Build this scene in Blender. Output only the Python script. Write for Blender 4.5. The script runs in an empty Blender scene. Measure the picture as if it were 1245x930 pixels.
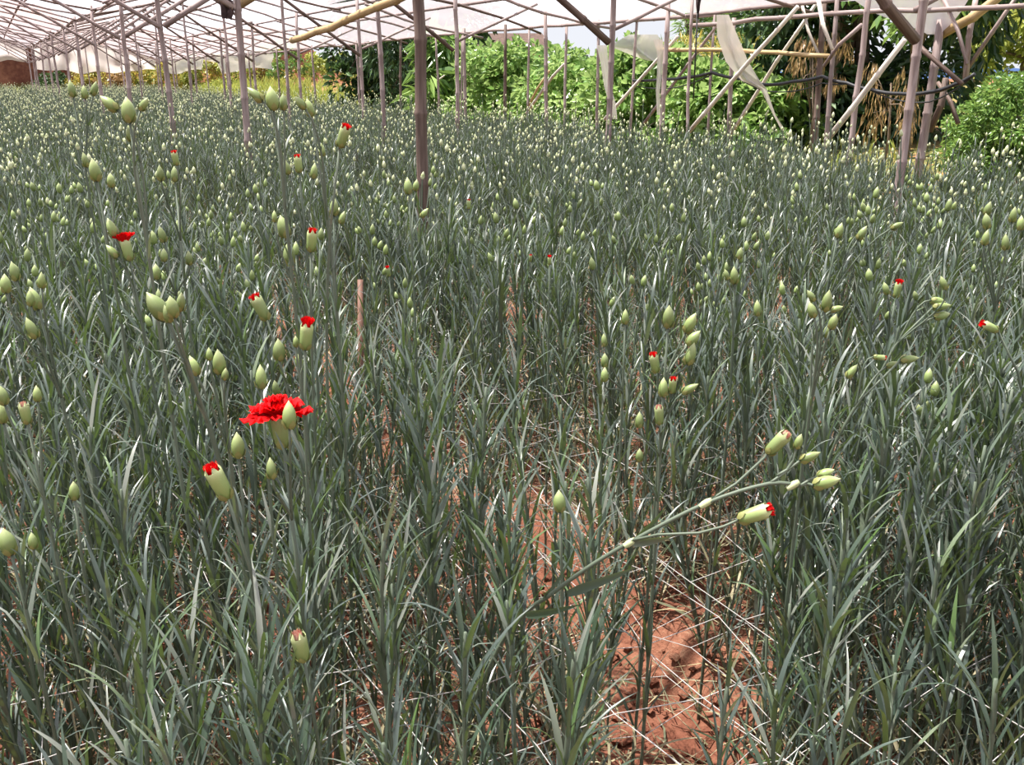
import bpy, math, random
import numpy as np
from mathutils import Vector, Matrix, Euler, noise

random.seed(7)
rng = np.random.default_rng(7)
scene = bpy.context.scene
COL = scene.collection
R = math.radians

# ------------------------------------------------------------------ camera
IMW, IMH, FPX = 1245.0, 930.0, 1170.0
CAM_H, PITCH = 1.32, R(17.7)
cam_d = bpy.data.cameras.new('camera')
cam_d.sensor_fit = 'HORIZONTAL'
cam_d.sensor_width = 36.0
cam_d.lens = 36.0 * FPX / IMW
cam_d.clip_end = 3000
cam_d.clip_start = 0.02
cam = bpy.data.objects.new('camera', cam_d)
COL.objects.link(cam)
cam.location = (0, 0, CAM_H)
cam.rotation_euler = (math.pi / 2 - PITCH, 0, 0)
scene.camera = cam

# ------------------------------------------------------------------ sky, sun, exposure
world = bpy.data.worlds.new('world')
scene.world = world
world.use_nodes = True
wn = world.node_tree
wn.nodes.clear()
wo = wn.nodes.new('ShaderNodeOutputWorld')
bg = wn.nodes.new('ShaderNodeBackground')
tc = wn.nodes.new('ShaderNodeTexCoord')
sx = wn.nodes.new('ShaderNodeSeparateXYZ')
rp = wn.nodes.new('ShaderNodeValToRGB')
rp.color_ramp.elements[0].position = 0.0
rp.color_ramp.elements[0].color = (0.92, 0.94, 1.0, 1)
rp.color_ramp.elements[1].position = 0.7
rp.color_ramp.elements[1].color = (0.60, 0.70, 0.92, 1)
wn.links.new(tc.outputs['Generated'], sx.inputs[0])
wn.links.new(sx.outputs['Z'], rp.inputs[0])
wn.links.new(rp.outputs[0], bg.inputs[0])
wn.links.new(bg.outputs[0], wo.inputs[0])
bg.inputs[1].default_value = 0.76

sun_d = bpy.data.lights.new('sun_offscreen', 'SUN')
sun_d.energy = 12.0
sun_d.angle = R(0.9)
sun_d.color = (1.0, 0.95, 0.88)
sun = bpy.data.objects.new('sun_offscreen', sun_d)
COL.objects.link(sun)
SUN_FROM = Vector((-0.34, 0.10, 1.0)).normalized()
sun.rotation_euler = SUN_FROM.to_track_quat('Z', 'Y').to_euler()

scene.view_settings.view_transform = 'Standard'
scene.view_settings.look = 'None'
scene.view_settings.gamma = 1.0
scene.view_settings.use_curve_mapping = False
scene.view_settings.exposure = 0.36
scene.cycles.max_bounces = 7
scene.cycles.diffuse_bounces = 3
scene.cycles.glossy_bounces = 2
scene.cycles.transparent_max_bounces = 12
scene.cycles.sample_clamp_indirect = 6.0

# ------------------------------------------------------------------ coordinates
# beds run along T, about 27.6 degrees to the west of the view; N crosses them
TH = R(27.6)
NV = Vector((math.cos(TH), math.sin(TH), 0))
TV = Vector((-math.sin(TH), math.cos(TH), 0))
CAM = Vector((0, 0, CAM_H))
FW = Vector((0, math.cos(PITCH), -math.sin(PITCH)))
UP = Vector((0, math.sin(PITCH), math.cos(PITCH)))


def W(n, t, z=0.0):
    v = NV * n + TV * t
    return Vector((v.x, v.y, z))


def NT(p):
    return p.x * NV.x + p.y * NV.y, p.x * TV.x + p.y * TV.y


def pix(px, py, d):
    """photo pixel at depth d (m along the view axis) -> world point"""
    return CAM + (FW + Vector((1, 0, 0)) * ((px - IMW / 2) / FPX) + UP * ((IMH / 2 - py) / FPX)) * d


def project(p):
    q = p - CAM
    d = q.dot(FW)
    if d < 0.05:
        return None
    return IMW / 2 + FPX * q.x / d, IMH / 2 - FPX * q.dot(UP) / d, d


def n_plane(px, n):
    """depth-y of the vertical plane n=const seen in column px (near the horizon)"""
    tan = (px - IMW / 2) / FPX * math.cos(PITCH) ** 0 / math.cos(PITCH) * math.cos(PITCH) ** 2
    tan = (px - IMW / 2) / FPX * 0.953
    # point (y*tan, y): n = y*(tan*cos+sin)
    y = n / (tan * math.cos(TH) + math.sin(TH))
    return Vector((y * tan, y, 0))


AISLE0, PITCHN = -0.24, 1.31          # aisle centres at AISLE0 + k*PITCHN
FIELD_N1, FIELD_T1 = 6.55, 46.0


def bed_phase(n):
    return ((n - AISLE0) / PITCHN) % 1.0     # 0 = aisle centre


def sstep(a, b, x):
    x = min(1.0, max(0.0, (x - a) / (b - a)))
    return x * x * (3 - 2 * x)


def ground_z(n, t):
    ph = bed_phase(n)
    e = min(ph, 1 - ph) * PITCHN            # distance from the aisle centre
    z = 0.0 + 0.09 * sstep(0.10, 0.24, e) - 0.05
    out = max(sstep(FIELD_N1 - 0.1, FIELD_N1 + 0.5, n), sstep(FIELD_T1 - 0.5, FIELD_T1 + 0.5, t))
    zo = 0.05 + 0.55 * sstep(FIELD_N1, FIELD_N1 + 5, n) + 0.45 * sstep(20, FIELD_T1, t) * sstep(FIELD_N1, FIELD_N1 + 1.5, n)
    if t > FIELD_T1 - 1:
        zo = max(zo, 0.5)
    z = z * (1 - out) + zo * out
    # earth bank closing the far end
    b = sstep(48, 48.9, t) * (3.9 - 1.6 * sstep(-2, 10, n)) * (1 - sstep(13, 17, n))
    z += b * (1 + 0.25 * noise.noise(Vector((n * 0.5, t * 0.5, 3))))
    if b > 0.1:
        z += 0.35 * noise.noise(Vector((n * 1.3, t * 1.3, 9)))
    # warm earth hummock by the corner shrub
    z += 0.60 * math.exp(-(((n - 9.3) / 1.3) ** 2 + ((t - 4.9) / 1.8) ** 2))
    return z


# ------------------------------------------------------------------ materials
def new_mat(name):
    m = bpy.data.materials.new(name)
    m.use_nodes = True
    nt = m.node_tree
    nt.nodes.clear()
    return m, nt, nt.nodes.new('ShaderNodeOutputMaterial')


def ramp(nt, stops, fac=None, interp='LINEAR'):
    r = nt.nodes.new('ShaderNodeValToRGB')
    r.color_ramp.interpolation = interp
    el = r.color_ramp.elements
    while len(el) < len(stops):
        el.new(0.5)
    for e, (p, c) in zip(el, stops):
        e.position = p
        e.color = (*c, 1)
    if fac is not None:
        nt.links.new(fac, r.inputs[0])
    return r.outputs[0]


def rnd_value(nt):
    """a random number for each leaf: stored attribute + the object's own random"""
    a = nt.nodes.new('ShaderNodeAttribute')
    a.attribute_name = 'rnd'
    o = nt.nodes.new('ShaderNodeObjectInfo')
    s = nt.nodes.new('ShaderNodeMath')
    s.operation = 'ADD'
    nt.links.new(a.outputs['Fac'], s.inputs[0])
    nt.links.new(o.outputs['Random'], s.inputs[1])
    f = nt.nodes.new('ShaderNodeMath')
    f.operation = 'FRACT'
    nt.links.new(s.outputs[0], f.inputs[0])
    return f.outputs[0]


def noise_fac(nt, scale, detail=3, coord='Object', rough=0.6):
    c = nt.nodes.new('ShaderNodeTexCoord')
    n = nt.nodes.new('ShaderNodeTexNoise')
    n.inputs['Scale'].default_value = scale
    n.inputs['Detail'].default_value = detail
    n.inputs['Roughness'].default_value = rough
    nt.links.new(c.outputs[coord], n.inputs['Vector'])
    return n.outputs['Fac']


def leafy(name, stops, rough=0.45, spec=0.5, trans=0.2, tcol=None):
    m, nt, out = new_mat(name)
    col = ramp(nt, stops, rnd_value(nt))
    b = nt.nodes.new('ShaderNodeBsdfPrincipled')
    b.inputs['Roughness'].default_value = rough
    b.inputs['Specular IOR Level'].default_value = spec
    nt.links.new(col, b.inputs['Base Color'])
    if trans > 0:
        t = nt.nodes.new('ShaderNodeBsdfTranslucent')
        if tcol:
            t.inputs[0].default_value = (*tcol, 1)
        else:
            nt.links.new(col, t.inputs[0])
        mx = nt.nodes.new('ShaderNodeMixShader')
        mx.inputs[0].default_value = trans
        nt.links.new(b.outputs[0], mx.inputs[1])
        nt.links.new(t.outputs[0], mx.inputs[2])
        nt.links.new(mx.outputs[0], out.inputs[0])
    else:
        nt.links.new(b.outputs[0], out.inputs[0])
    return m


def plain(name, col, rough=0.6, spec=0.4, var=None, scale=30, bump=0.0):
    m, nt, out = new_mat(name)
    b = nt.nodes.new('ShaderNodeBsdfPrincipled')
    b.inputs['Roughness'].default_value = rough
    b.inputs['Specular IOR Level'].default_value = spec
    if var:
        f = noise_fac(nt, scale)
        nt.links.new(ramp(nt, [(0.3, col), (0.7, var)], f), b.inputs['Base Color'])
        if bump:
            bp = nt.nodes.new('ShaderNodeBump')
            bp.inputs['Strength'].default_value = bump
            nt.links.new(f, bp.inputs['Height'])
            nt.links.new(bp.outputs[0], b.inputs['Normal'])
    else:
        b.inputs['Base Color'].default_value = (*col, 1)
    nt.links.new(b.outputs[0], out.inputs[0])
    return m


M = {}
M['leaf'] = leafy('carnation_leaf', [(0.0, (0.034, 0.060, 0.044)), (0.2, (0.066, 0.092, 0.082)), (0.45, (0.044, 0.080, 0.043)), (0.62, (0.074, 0.101, 0.090)), (0.74, (0.056, 0.092, 0.054)),
                                     (0.80, (0.18, 0.20, 0.17)), (0.88, (0.20, 0.22, 0.18)), (0.93, (0.085, 0.16, 0.04)), (1.0, (0.070, 0.10, 0.075))], 0.40, 0.95, 0.16,
                  (0.14, 0.22, 0.035))
M['stem'] = leafy('carnation_stem', [(0, (0.085, 0.115, 0.078)), (1, (0.12, 0.15, 0.105))], 0.5, 0.4, 0.0)
M['dry'] = leafy('dry_leaf', [(0, (0.20, 0.17, 0.09)), (0.35, (0.13, 0.14, 0.085)), (0.7, (0.30, 0.26, 0.15)), (0.9, (0.42, 0.38, 0.25)), (1, (0.40, 0.33, 0.16))], 0.7, 0.3, 0.15)


def bud_material():
    m, nt, out = new_mat('bud_calyx')
    c = nt.nodes.new('ShaderNodeTexCoord')
    s = nt.nodes.new('ShaderNodeSeparateXYZ')
    a = nt.nodes.new('ShaderNodeAttribute')
    a.attribute_name = 'lon'
    o = nt.nodes.new('ShaderNodeObjectInfo')
    n = noise_fac(nt, 90)
    ad = nt.nodes.new('ShaderNodeMath')
    ad.operation = 'MULTIPLY_ADD'
    nt.links.new(n, ad.inputs[0])
    ad.inputs[1].default_value = 0.3
    nt.links.new(a.outputs['Fac'], ad.inputs[2])
    col = ramp(nt, [(0.1, (0.10, 0.12, 0.032)), (0.35, (0.15, 0.215, 0.055)), (0.75, (0.25, 0.33, 0.115)), (1.0, (0.42, 0.48, 0.23))], ad.outputs[0])
    hs = nt.nodes.new('ShaderNodeHueSaturation')
    mr = nt.nodes.new('ShaderNodeMapRange')
    mr.inputs[3].default_value = 0.72
    mr.inputs[4].default_value = 1.15
    nt.links.new(o.outputs['Random'], mr.inputs[0])
    nt.links.new(mr.outputs[0], hs.inputs['Value'])
    nt.links.new(col, hs.inputs['Color'])
    b = nt.nodes.new('ShaderNodeBsdfPrincipled')
    b.inputs['Roughness'].default_value = 0.42
    b.inputs['Subsurface Weight'].default_value = 0.0
    nt.links.new(hs.outputs[0], b.inputs['Base Color'])
    nt.links.new(b.outputs[0], out.inputs[0])
    return m


M['bud'] = bud_material()
M['bract'] = plain('bract', (0.16, 0.20, 0.06), 0.5, 0.4, (0.28, 0.26, 0.09), 120)
M['petal'] = leafy('red_petal', [(0, (0.55, 0.001, 0.004)), (1, (0.70, 0.006, 0.008))], 0.6, 0.15, 0.25, (0.8, 0.004, 0.006))
M['petal_tip'] = leafy('pale_petal_tip', [(0, (0.75, 0.30, 0.22)), (1, (0.70, 0.45, 0.35))], 0.6, 0.3, 0.1)
M['cord'] = plain('net_cord', (0.46, 0.44, 0.42), 0.6, 0.3)


def soil_material():
    m, nt, out = new_mat('red_soil')
    f1 = noise_fac(nt, 2.2, 6)
    f2 = noise_fac(nt, 45, 5)
    mx = nt.nodes.new('ShaderNodeMath')
    mx.operation = 'MULTIPLY_ADD'
    nt.links.new(f2, mx.inputs[0])
    mx.inputs[1].default_value = 0.5
    nt.links.new(f1, mx.inputs[2])
    col = ramp(nt, [(0.40, (0.085, 0.030, 0.018)), (0.66, (0.165, 0.062, 0.038)), (0.84, (0.25, 0.11, 0.068)), (1.0, (0.38, 0.24, 0.16))], mx.outputs[0])
    b = nt.nodes.new('ShaderNodeBsdfPrincipled')
    b.inputs['Roughness'].default_value = 0.9
    b.inputs['Specular IOR Level'].default_value = 0.15
    nt.links.new(col, b.inputs['Base Color'])
    bp = nt.nodes.new('ShaderNodeBump')
    bp.inputs['Strength'].default_value = 0.8
    bp.inputs['Distance'].default_value = 0.02
    nt.links.new(f2, bp.inputs['Height'])
    nt.links.new(bp.outputs[0], b.inputs['Normal'])
    nt.links.new(b.outputs[0], out.inputs[0])
    return m


M['soil'] = soil_material()


def terrain_material():
    m, nt, out = new_mat('grassy_red_earth')
    f1 = noise_fac(nt, 0.55, 6)
    f2 = noise_fac(nt, 6, 5)
    ad = nt.nodes.new('ShaderNodeMath')
    ad.operation = 'MULTIPLY_ADD'
    nt.links.new(f2, ad.inputs[0])
    ad.inputs[1].default_value = 0.6
    nt.links.new(f1, ad.inputs[2])
    col = ramp(nt, [(0.5, (0.05, 0.085, 0.02)), (0.72, (0.10, 0.13, 0.03)), (0.88, (0.17, 0.14, 0.05)), (1.0, (0.30, 0.13, 0.06))], ad.outputs[0])
    # the cut bank is bare red earth above the verge
    g = nt.nodes.new('ShaderNodeNewGeometry')
    s = nt.nodes.new('ShaderNodeSeparateXYZ')
    nt.links.new(g.outputs['Position'], s.inputs[0])
    red = ramp(nt, [(0.45, (0.085, 0.030, 0.018)), (0.75, (0.165, 0.062, 0.038)), (1.0, (0.32, 0.14, 0.08))], ad.outputs[0])
    mr = nt.nodes.new('ShaderNodeMapRange')
    mr.inputs[1].default_value = 0.75
    mr.inputs[2].default_value = 1.05
    nt.links.new(s.outputs['Z'], mr.inputs[0])
    mix = nt.nodes.new('ShaderNodeMix')
    mix.data_type = 'RGBA'
    nt.links.new(mr.outputs[0], mix.inputs[0])
    nt.links.new(col, mix.inputs[6])
    nt.links.new(red, mix.inputs[7])
    b = nt.nodes.new('ShaderNodeBsdfPrincipled')
    b.inputs['Roughness'].default_value = 0.95
    b.inputs['Specular IOR Level'].default_value = 0.1
    nt.links.new(mix.outputs[2], b.inputs['Base Color'])
    nt.links.new(b.outputs[0], out.inputs[0])
    return m


M['terrain'] = terrain_material()


def bamboo_material(name, c0, c1, c2):
    m, nt, out = new_mat(name)
    c = nt.nodes.new('ShaderNodeTexCoord')
    mp = nt.nodes.new('ShaderNodeMapping')
    mp.inputs['Scale'].default_value = (60, 60, 5)
    n = nt.nodes.new('ShaderNodeTexNoise')
    n.inputs['Scale'].default_value = 1.0
    n.inputs['Detail'].default_value = 5
    nt.links.new(c.outputs['Object'], mp.inputs[0])
    nt.links.new(mp.outputs[0], n.inputs['Vector'])
    col = ramp(nt, [(0.25, c0), (0.5, c1), (0.75, c2)], n.outputs['Fac'])
    o = nt.nodes.new('ShaderNodeObjectInfo')
    mr = nt.nodes.new('ShaderNodeMapRange')
    mr.inputs[3].default_value = 0.8
    mr.inputs[4].default_value = 1.2
    nt.links.new(o.outputs['Random'], mr.inputs[0])
    hs = nt.nodes.new('ShaderNodeHueSaturation')
    nt.links.new(mr.outputs[0], hs.inputs['Value'])
    nt.links.new(col, hs.inputs['Color'])
    b = nt.nodes.new('ShaderNodeBsdfPrincipled')
    b.inputs['Roughness'].default_value = 0.6
    b.inputs['Specular IOR Level'].default_value = 0.3
    nt.links.new(hs.outputs[0], b.inputs['Base Color'])
    nt.links.new(b.outputs[0], out.inputs[0])
    return m


M['bamboo'] = bamboo_material('weathered_bamboo', (0.18, 0.125, 0.11), (0.29, 0.225, 0.21), (0.40, 0.325, 0.31))
M['bamboo_dark'] = bamboo_material('brown_bamboo', (0.075, 0.047, 0.036), (0.12, 0.08, 0.064), (0.20, 0.145, 0.12))
M['bamboo_pale'] = bamboo_material('bleached_bamboo', (0.46, 0.40, 0.34), (0.62, 0.56, 0.48), (0.72, 0.66, 0.58))
M['stake'] = bamboo_material('reddish_stake', (0.11, 0.055, 0.04), (0.17, 0.09, 0.065), (0.23, 0.13, 0.09))
M['bamboo_tan'] = bamboo_material('tan_bamboo', (0.30, 0.20, 0.09), (0.42, 0.30, 0.15), (0.52, 0.40, 0.22))


def film_material(name, col, transp, tint=(1, 1, 1)):
    m, nt, out = new_mat(name)
    f = noise_fac(nt, 1.3, 5, 'Object')
    tl = nt.nodes.new('ShaderNodeBsdfTranslucent')
    nt.links.new(ramp(nt, [(0.3, tuple(c * 0.86 for c in col)), (0.7, col)], f), tl.inputs[0])
    df = nt.nodes.new('ShaderNodeBsdfDiffuse')
    df.inputs[0].default_value = (*[c * 0.8 for c in col], 1)
    a = nt.nodes.new('ShaderNodeMixShader')
    a.inputs[0].default_value = 0.3
    nt.links.new(tl.outputs[0], a.inputs[1])
    nt.links.new(df.outputs[0], a.inputs[2])
    tr = nt.nodes.new('ShaderNodeBsdfTransparent')
    tr.inputs[0].default_value = (*tint, 1)
    b = nt.nodes.new('ShaderNodeMixShader')
    b.inputs[0].default_value = transp
    nt.links.new(a.outputs[0], b.inputs[1])
    nt.links.new(tr.outputs[0], b.inputs[2])
    nt.links.new(b.outputs[0], out.inputs[0])
    return m


M['film'] = film_material('greenhouse_film', (0.95, 0.87, 0.92), 0.66)
M['film_old'] = film_material('dusty_film', (0.90, 0.83, 0.79), 0.12)
M['film_white'] = film_material('white_film', (0.95, 0.88, 0.92), 0.15)
M['black'] = plain('black_pipe', (0.02, 0.02, 0.022), 0.45, 0.5)
M['bark'] = plain('bark', (0.10, 0.07, 0.05), 0.9, 0.2, (0.20, 0.15, 0.11), 18, 0.4)


# ------------------------------------------------------------------ mesh helpers
class MB:
    """collects geometry for ONE mesh"""

    def __init__(self):
        self.v, self.f, self.m, self.r, self.k = [], [], [], [], 0

    def add(self, v, f, mat=0, rnd=0.0):
        v = np.asarray(v, dtype=np.float32).reshape(-1, 3)
        self.v.append(v)
        k = self.k
        self.f.extend([tuple(i + k for i in q) for q in f])
        self.m.extend([mat] * len(f))
        rr = np.full(len(v), rnd, dtype=np.float32) if np.isscalar(rnd) else np.asarray(rnd, dtype=np.float32)
        self.r.append(rr)
        self.k += len(v)

    def mesh(self, name, mats, attr='rnd', smooth=True):
        me = bpy.data.meshes.new(name)
        if self.k:
            me.from_pydata(np.concatenate(self.v), [], self.f)
        for m in mats:
            me.materials.append(M[m] if isinstance(m, str) else m)
        if self.k:
            me.polygons.foreach_set('material_index', self.m)
            me.polygons.foreach_set('use_smooth', [smooth] * len(self.f))
            a = me.attributes.new(attr, 'FLOAT', 'POINT')
            a.data.foreach_set('value', np.concatenate(self.r))
        return me


def obj(name, me, parent=None, mtx=None, **props):
    o = bpy.data.objects.new(name, me)
    COL.objects.link(o)
    if parent is not None:
        o.parent = parent
    if mtx is not None:
        o.matrix_basis = mtx
    for k, v in props.items():
        if v is not None:
            o[k] = v
    return o


def tube(pts, rad, sides=6, cap=True):
    pts = [Vector(p) for p in pts]
    n = len(pts)
    rads = rad if hasattr(rad, '__len__') else [rad] * n
    V, F = [], []
    ref = None
    for i, p in enumerate(pts):
        d = (pts[min(i + 1, n - 1)] - pts[max(i - 1, 0)]).normalized()
        if ref is None:
            ref = d.orthogonal().normalized()
        ref = (ref - d * ref.dot(d)).normalized()
        b = d.cross(ref)
        for s in range(sides):
            a = 2 * math.pi * s / sides
            V.append(p + (ref * math.cos(a) + b * math.sin(a)) * rads[i])
    for i in range(n - 1):
        for s in range(sides):
            s2 = (s + 1) % sides
            F.append((i * sides + s, i * sides + s2, (i + 1) * sides + s2, (i + 1) * sides + s))
    if cap:
        F.append(tuple(range(sides))[::-1])
        F.append(tuple((n - 1) * sides + s for s in range(sides)))
    return [tuple(v) for v in V], F


def bamboo(name, a, b, r0, r1, mat, label, cat, group=None, sides=8, bow=0.0, seed=0):
    """one bamboo pole from a to b with swollen joints"""
    rr = random.Random(seed)
    a, b = Vector(a), Vector(b)
    L = (b - a).length
    side = (b - a).orthogonal().normalized()
    side.rotate(Matrix.Rotation(rr.uniform(0, 6.28), 3, (b - a).normalized()))
    step = 0.30 if L < 6 else 0.5
    k = max(2, int(L / step))
    pts, rads = [], []
    ph = [rr.uniform(-0.01, 0.01) for _ in range(k + 1)]

    def at(s):
        return Vector((0, 0, 0)) + (b - a) * s + side * (bow * math.sin(math.pi * s))
    for i in range(k + 1):
        s = i / k
        r = r0 + (r1 - r0) * s
        c = at(s) + side * ph[i] * (0 if i in (0, k) else 1)
        ds = 0.012 / L
        if 0 < i < k:
            for off, q in ((-ds * 1.6, 1.0), (-ds * 0.4, 1.16), (ds * 0.4, 1.16), (ds * 1.6, 1.0)):
                pts.append(at(s + off) + side * ph[i])
                rads.append(r * q)
        else:
            pts.append(c)
            rads.append(r)
    # local frame: origin at the foot, z along the pole, so the grain follows it
    q = (b - a).normalized().to_track_quat('Z', 'Y')
    inv = q.to_matrix().inverted()
    V, F = tube([inv @ p for p in pts], rads, sides)
    mb = MB()
    mb.add(V, F)
    me = mb.mesh(name, [mat])
    o = obj(name, me, None, Matrix.LocRotScale(a, q, None), label=label, category=cat, group=group)
    return o


# ------------------------------------------------------------------ ground
def build_ground():
    ns = np.concatenate([np.arange(-30, -4, 0.8), np.arange(-4, -1.2, 0.06), np.arange(-1.2, 4.0, 0.026), np.arange(4.0, 7.4, 0.09), np.arange(7.4, 16, 0.3), np.arange(16, 70, 1.5)])
    ts = np.concatenate([np.arange(-20, -0.5, 0.6), np.arange(-0.5, 5.5, 0.026), np.arange(5.5, 12, 0.12), np.arange(12, 46, 0.5), np.arange(46, 56, 0.35), np.arange(56, 100, 2)])
    mb = MB()
    V = []
    for t in ts:
        for n in ns:
            z = ground_z(n, t)
            if -4 < n < 7 and -1 < t < 12:
                ph = bed_phase(n)
                e = min(ph, 1 - ph)
                q = 1.0 if e < 0.28 else 0.55
                z += q * (0.030 * noise.noise(Vector((n * 7, t * 7, 0))) + 0.018 * abs(noise.noise(Vector((n * 19, t * 19, 5)))) + 0.008 * noise.noise(Vector((n * 50, t * 50, 8))))
            p = W(n, t, z)
            V.append((p.x, p.y, p.z))
    a, b = len(ns), len(ts)
    idx = np.arange(a * b).reshape(b, a)
    F = np.stack([idx[:-1, :-1], idx[:-1, 1:], idx[1:, 1:], idx[1:, :-1]], axis=-1)
    nc, tcn = (ns[:-1] + ns[1:]) / 2, (ts[:-1] + ts[1:]) / 2
    inside = (nc[None, :] < FIELD_N1 + 0.15) & (tcn[:, None] < FIELD_T1 + 0.3)
    mb.add(V, F.reshape(-1, 4).tolist())
    mb.m = (1 - inside.reshape(-1).astype(int)).tolist()
    me = mb.mesh('ground', ['soil', 'terrain'])
    return obj('ground', me, kind='structure', label='red soil ground raised into planting beds with trodden furrows between')


build_ground()

# far blue hill range
mb = MB()
V, F = [], []
for i in range(61):
    a = R(-55 + i * 2.0)
    h = 3 + 6 * noise.noise(Vector((i * 0.23, 1.7, 0))) + 2.0 * noise.noise(Vector((i * 0.9, 4.2, 0)))
    for (rr_, zz) in ((560, -6), (600, h * 0.55), (650, h), (760, -6)):
        V.append((math.sin(a) * rr_, math.cos(a) * rr_, zz + (2.0 if zz > 0 else 0)))
for i in range(60):
    for j in range(3):
        F.append((i * 4 + j, i * 4 + 4 + j, i * 4 + 5 + j, i * 4 + 1 + j))
mb.add(V, F)
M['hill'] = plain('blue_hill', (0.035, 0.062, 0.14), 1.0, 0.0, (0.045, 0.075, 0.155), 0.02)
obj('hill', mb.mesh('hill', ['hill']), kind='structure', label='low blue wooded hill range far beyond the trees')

# ------------------------------------------------------------------ bamboo greenhouse
ROW_A, ROW_B, BAY = 1.67, 5.03, 3.37
SPAN = ROW_B - ROW_A
EAVE_N, EAVE_Z = 6.7, 1.98


def roof_z(n):
    if n > ROW_B:
        f = (n - ROW_B) / (EAVE_N - ROW_B)
        return 2.38 + (EAVE_Z - 2.38) * f + 0.10 * math.sin(math.pi * min(1, max(0, f)))
    f = ((n - ROW_A) / SPAN) % 1.0
    return 2.38 + 0.42 * math.sin(math.pi * f) ** 0.8


T0A = (4.40 - ROW_A * math.sin(TH)) / math.cos(TH)
k = 0
for i in range(-1, 13):
    t = T0A + BAY * i
    if t < -2:
        continue
    dark = i == 0
    lab = {0: 'dark brown bamboo post rising alone from the middle of the carnation bed',
           1: 'grey bamboo post with a dark rag tied near its top',
           2: 'grey bamboo post next beyond the post with the rag'}.get(i, 'slim grey bamboo post in the long receding row' if i > 0 else 'bamboo post beside the field path')
    n_, z_ = ROW_A + random.uniform(-.04, .04) * (i > 2), roof_z(ROW_A)
    bamboo('bamboo_post', W(n_, t, ground_z(n_, t) - 0.1), W(n_ + random.uniform(-.05, .05), t + random.uniform(-.05, .05), z_), 0.027 if i < 2 else 0.030, 0.024,
           'bamboo_dark' if dark else 'bamboo', lab, 'post', None if i < 3 else 'posts of the long row', bow=0.012, seed=i)
    # braces climbing towards the ridge
    if i >= 1:
        bamboo('bamboo_brace', W(ROW_A + 0.03, t + 0.045, 1.80), W(ROW_A + 1.45, t + 0.05, 2.66), 0.030 if i < 4 else 0.024, 0.022, 'bamboo_tan' if i == 1 else 'bamboo',
               {1: 'thick bamboo brace tied below the rag'}.get(i, 'bamboo brace climbing from a post of the long row to the ridge'), 'brace',
               None if i == 1 else 'braces of the long post row', seed=50 + i)
        bamboo('bamboo_brace', W(ROW_A - 0.03, t - 0.045, 1.78), W(ROW_A - 1.40, t - 0.05, 2.62), 0.022, 0.018, 'bamboo',
               'thin bamboo brace climbing from the long post row toward the outer span', 'brace', 'outer braces of the long post row', seed=80 + i)

T0B = 11.1 - 2 * BAY
for i in range(0, 12):
    t = T0B + BAY * i
    if i == 0:
        lean = 0.06
    else:
        lean = random.uniform(-.06, .06)
    lab = {0: 'bamboo post with two thick braces meeting near head height',
           1: 'bamboo post carrying a thick dark brace beside the torn plastic strip',
           2: 'bamboo post with one slanting brace before the tall dark trees'}.get(i, 'bamboo post in the inner row before the green bushes')
    bamboo('bamboo_post', W(ROW_B, t, ground_z(ROW_B, t) - 0.1), W(ROW_B + lean, t, roof_z(ROW_B)), 0.028, 0.025, 'bamboo', lab, 'post',
           None if i < 3 else 'posts of the inner row', bow=0.015, seed=200 + i)
    bamboo('bamboo_brace', W(ROW_B - 0.04, t - 0.05, 1.52 if i == 0 else 1.60), W(ROW_B - 1.68, t - 0.05, 2.72), 0.034 if i < 2 else 0.024, 0.026 if i < 2 else 0.02, 'bamboo_dark',
           {0: 'thick brown brace on the post with two braces', 1: 'thick brown brace on the post beside the torn plastic strip', 2: 'brown brace on the post before the tall dark trees'}.get(i, 'brown brace climbing from an inner row post to the ridge'), 'brace', None if i < 3 else 'braces of the inner row', seed=240 + i)
    bamboo('bamboo_brace', W(ROW_B + 0.04, t + 0.05, 1.70), W(ROW_B + 1.15, t + 0.05, roof_z(ROW_B + 1.15) - 0.03), 0.018, 0.015, 'bamboo',
           'thin bamboo strut from an inner row post toward the eave', 'brace', 'eave struts of the inner row', seed=270 + i)

# posts along the open eave, at the columns where the photograph shows them
EAVE = [(1128, 6.75, .038, 'thick grey eave post wrapped in old plastic'), (1042, 6.3, .026, 'straight grey eave post crossed by the white diagonal pole'), (1013, 6.6, .022, 'slim leaning eave post where the horizontal rail ends'),
        (1000, 6.75, .030, 'rough brown eave post behind the slim leaning one'), (893, 7.0, .026, 'grey eave post behind the twisted plastic strip'), (866, 6.8, .016, 'thin prop beside the twisted plastic strip'),
        (843, 6.3, .018, 'slim post below the hanging black rag'), (806, 6.45, .030, 'forked eave post with a narrow plastic strip'), (768, 6.7, .018, 'thin post beside the crumpled clear plastic'),
        (727, 6.7, .022, 'slim post behind the short torn plastic strip'), (688, 6.7, .020, 'slim post before the bright bushes and the house'), (664, 6.4, .028, 'stout eave post behind the pair of short diagonal poles'),
        (640, 6.75, .018, 'thin prop close to the stout eave post'), (614, 6.6, .026, 'eave post with a dark split side'), (566, 6.6, .030, 'eave post bundled with thin sticks'), (560, 6.85, .018, 'thin stick tied to the bundled eave post'),
        (533, 6.7, .020, 'thin eave post before the strap-leaved plant'), (486, 6.7, .026, 'eave post before the tall dark trees'), (463, 6.7, .022, 'thin eave post at the edge of the grass verge')]
for j, (px, n, r_, lab) in enumerate(EAVE):
    p = n_plane(px, n)
    n, t = NT(p)
    zt = roof_z(n) - 0.02 if j else 1.74
    bamboo('bamboo_post', W(n, t, ground_z(n, t) - 0.1), W(n + random.uniform(-.06, .03), t + random.uniform(-.08, .08), zt), r_, r_ * 0.85, 'bamboo_dark' if 'dark' in lab or 'brown' in lab else 'bamboo', lab, 'post', bow=0.015, seed=300 + j)
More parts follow.
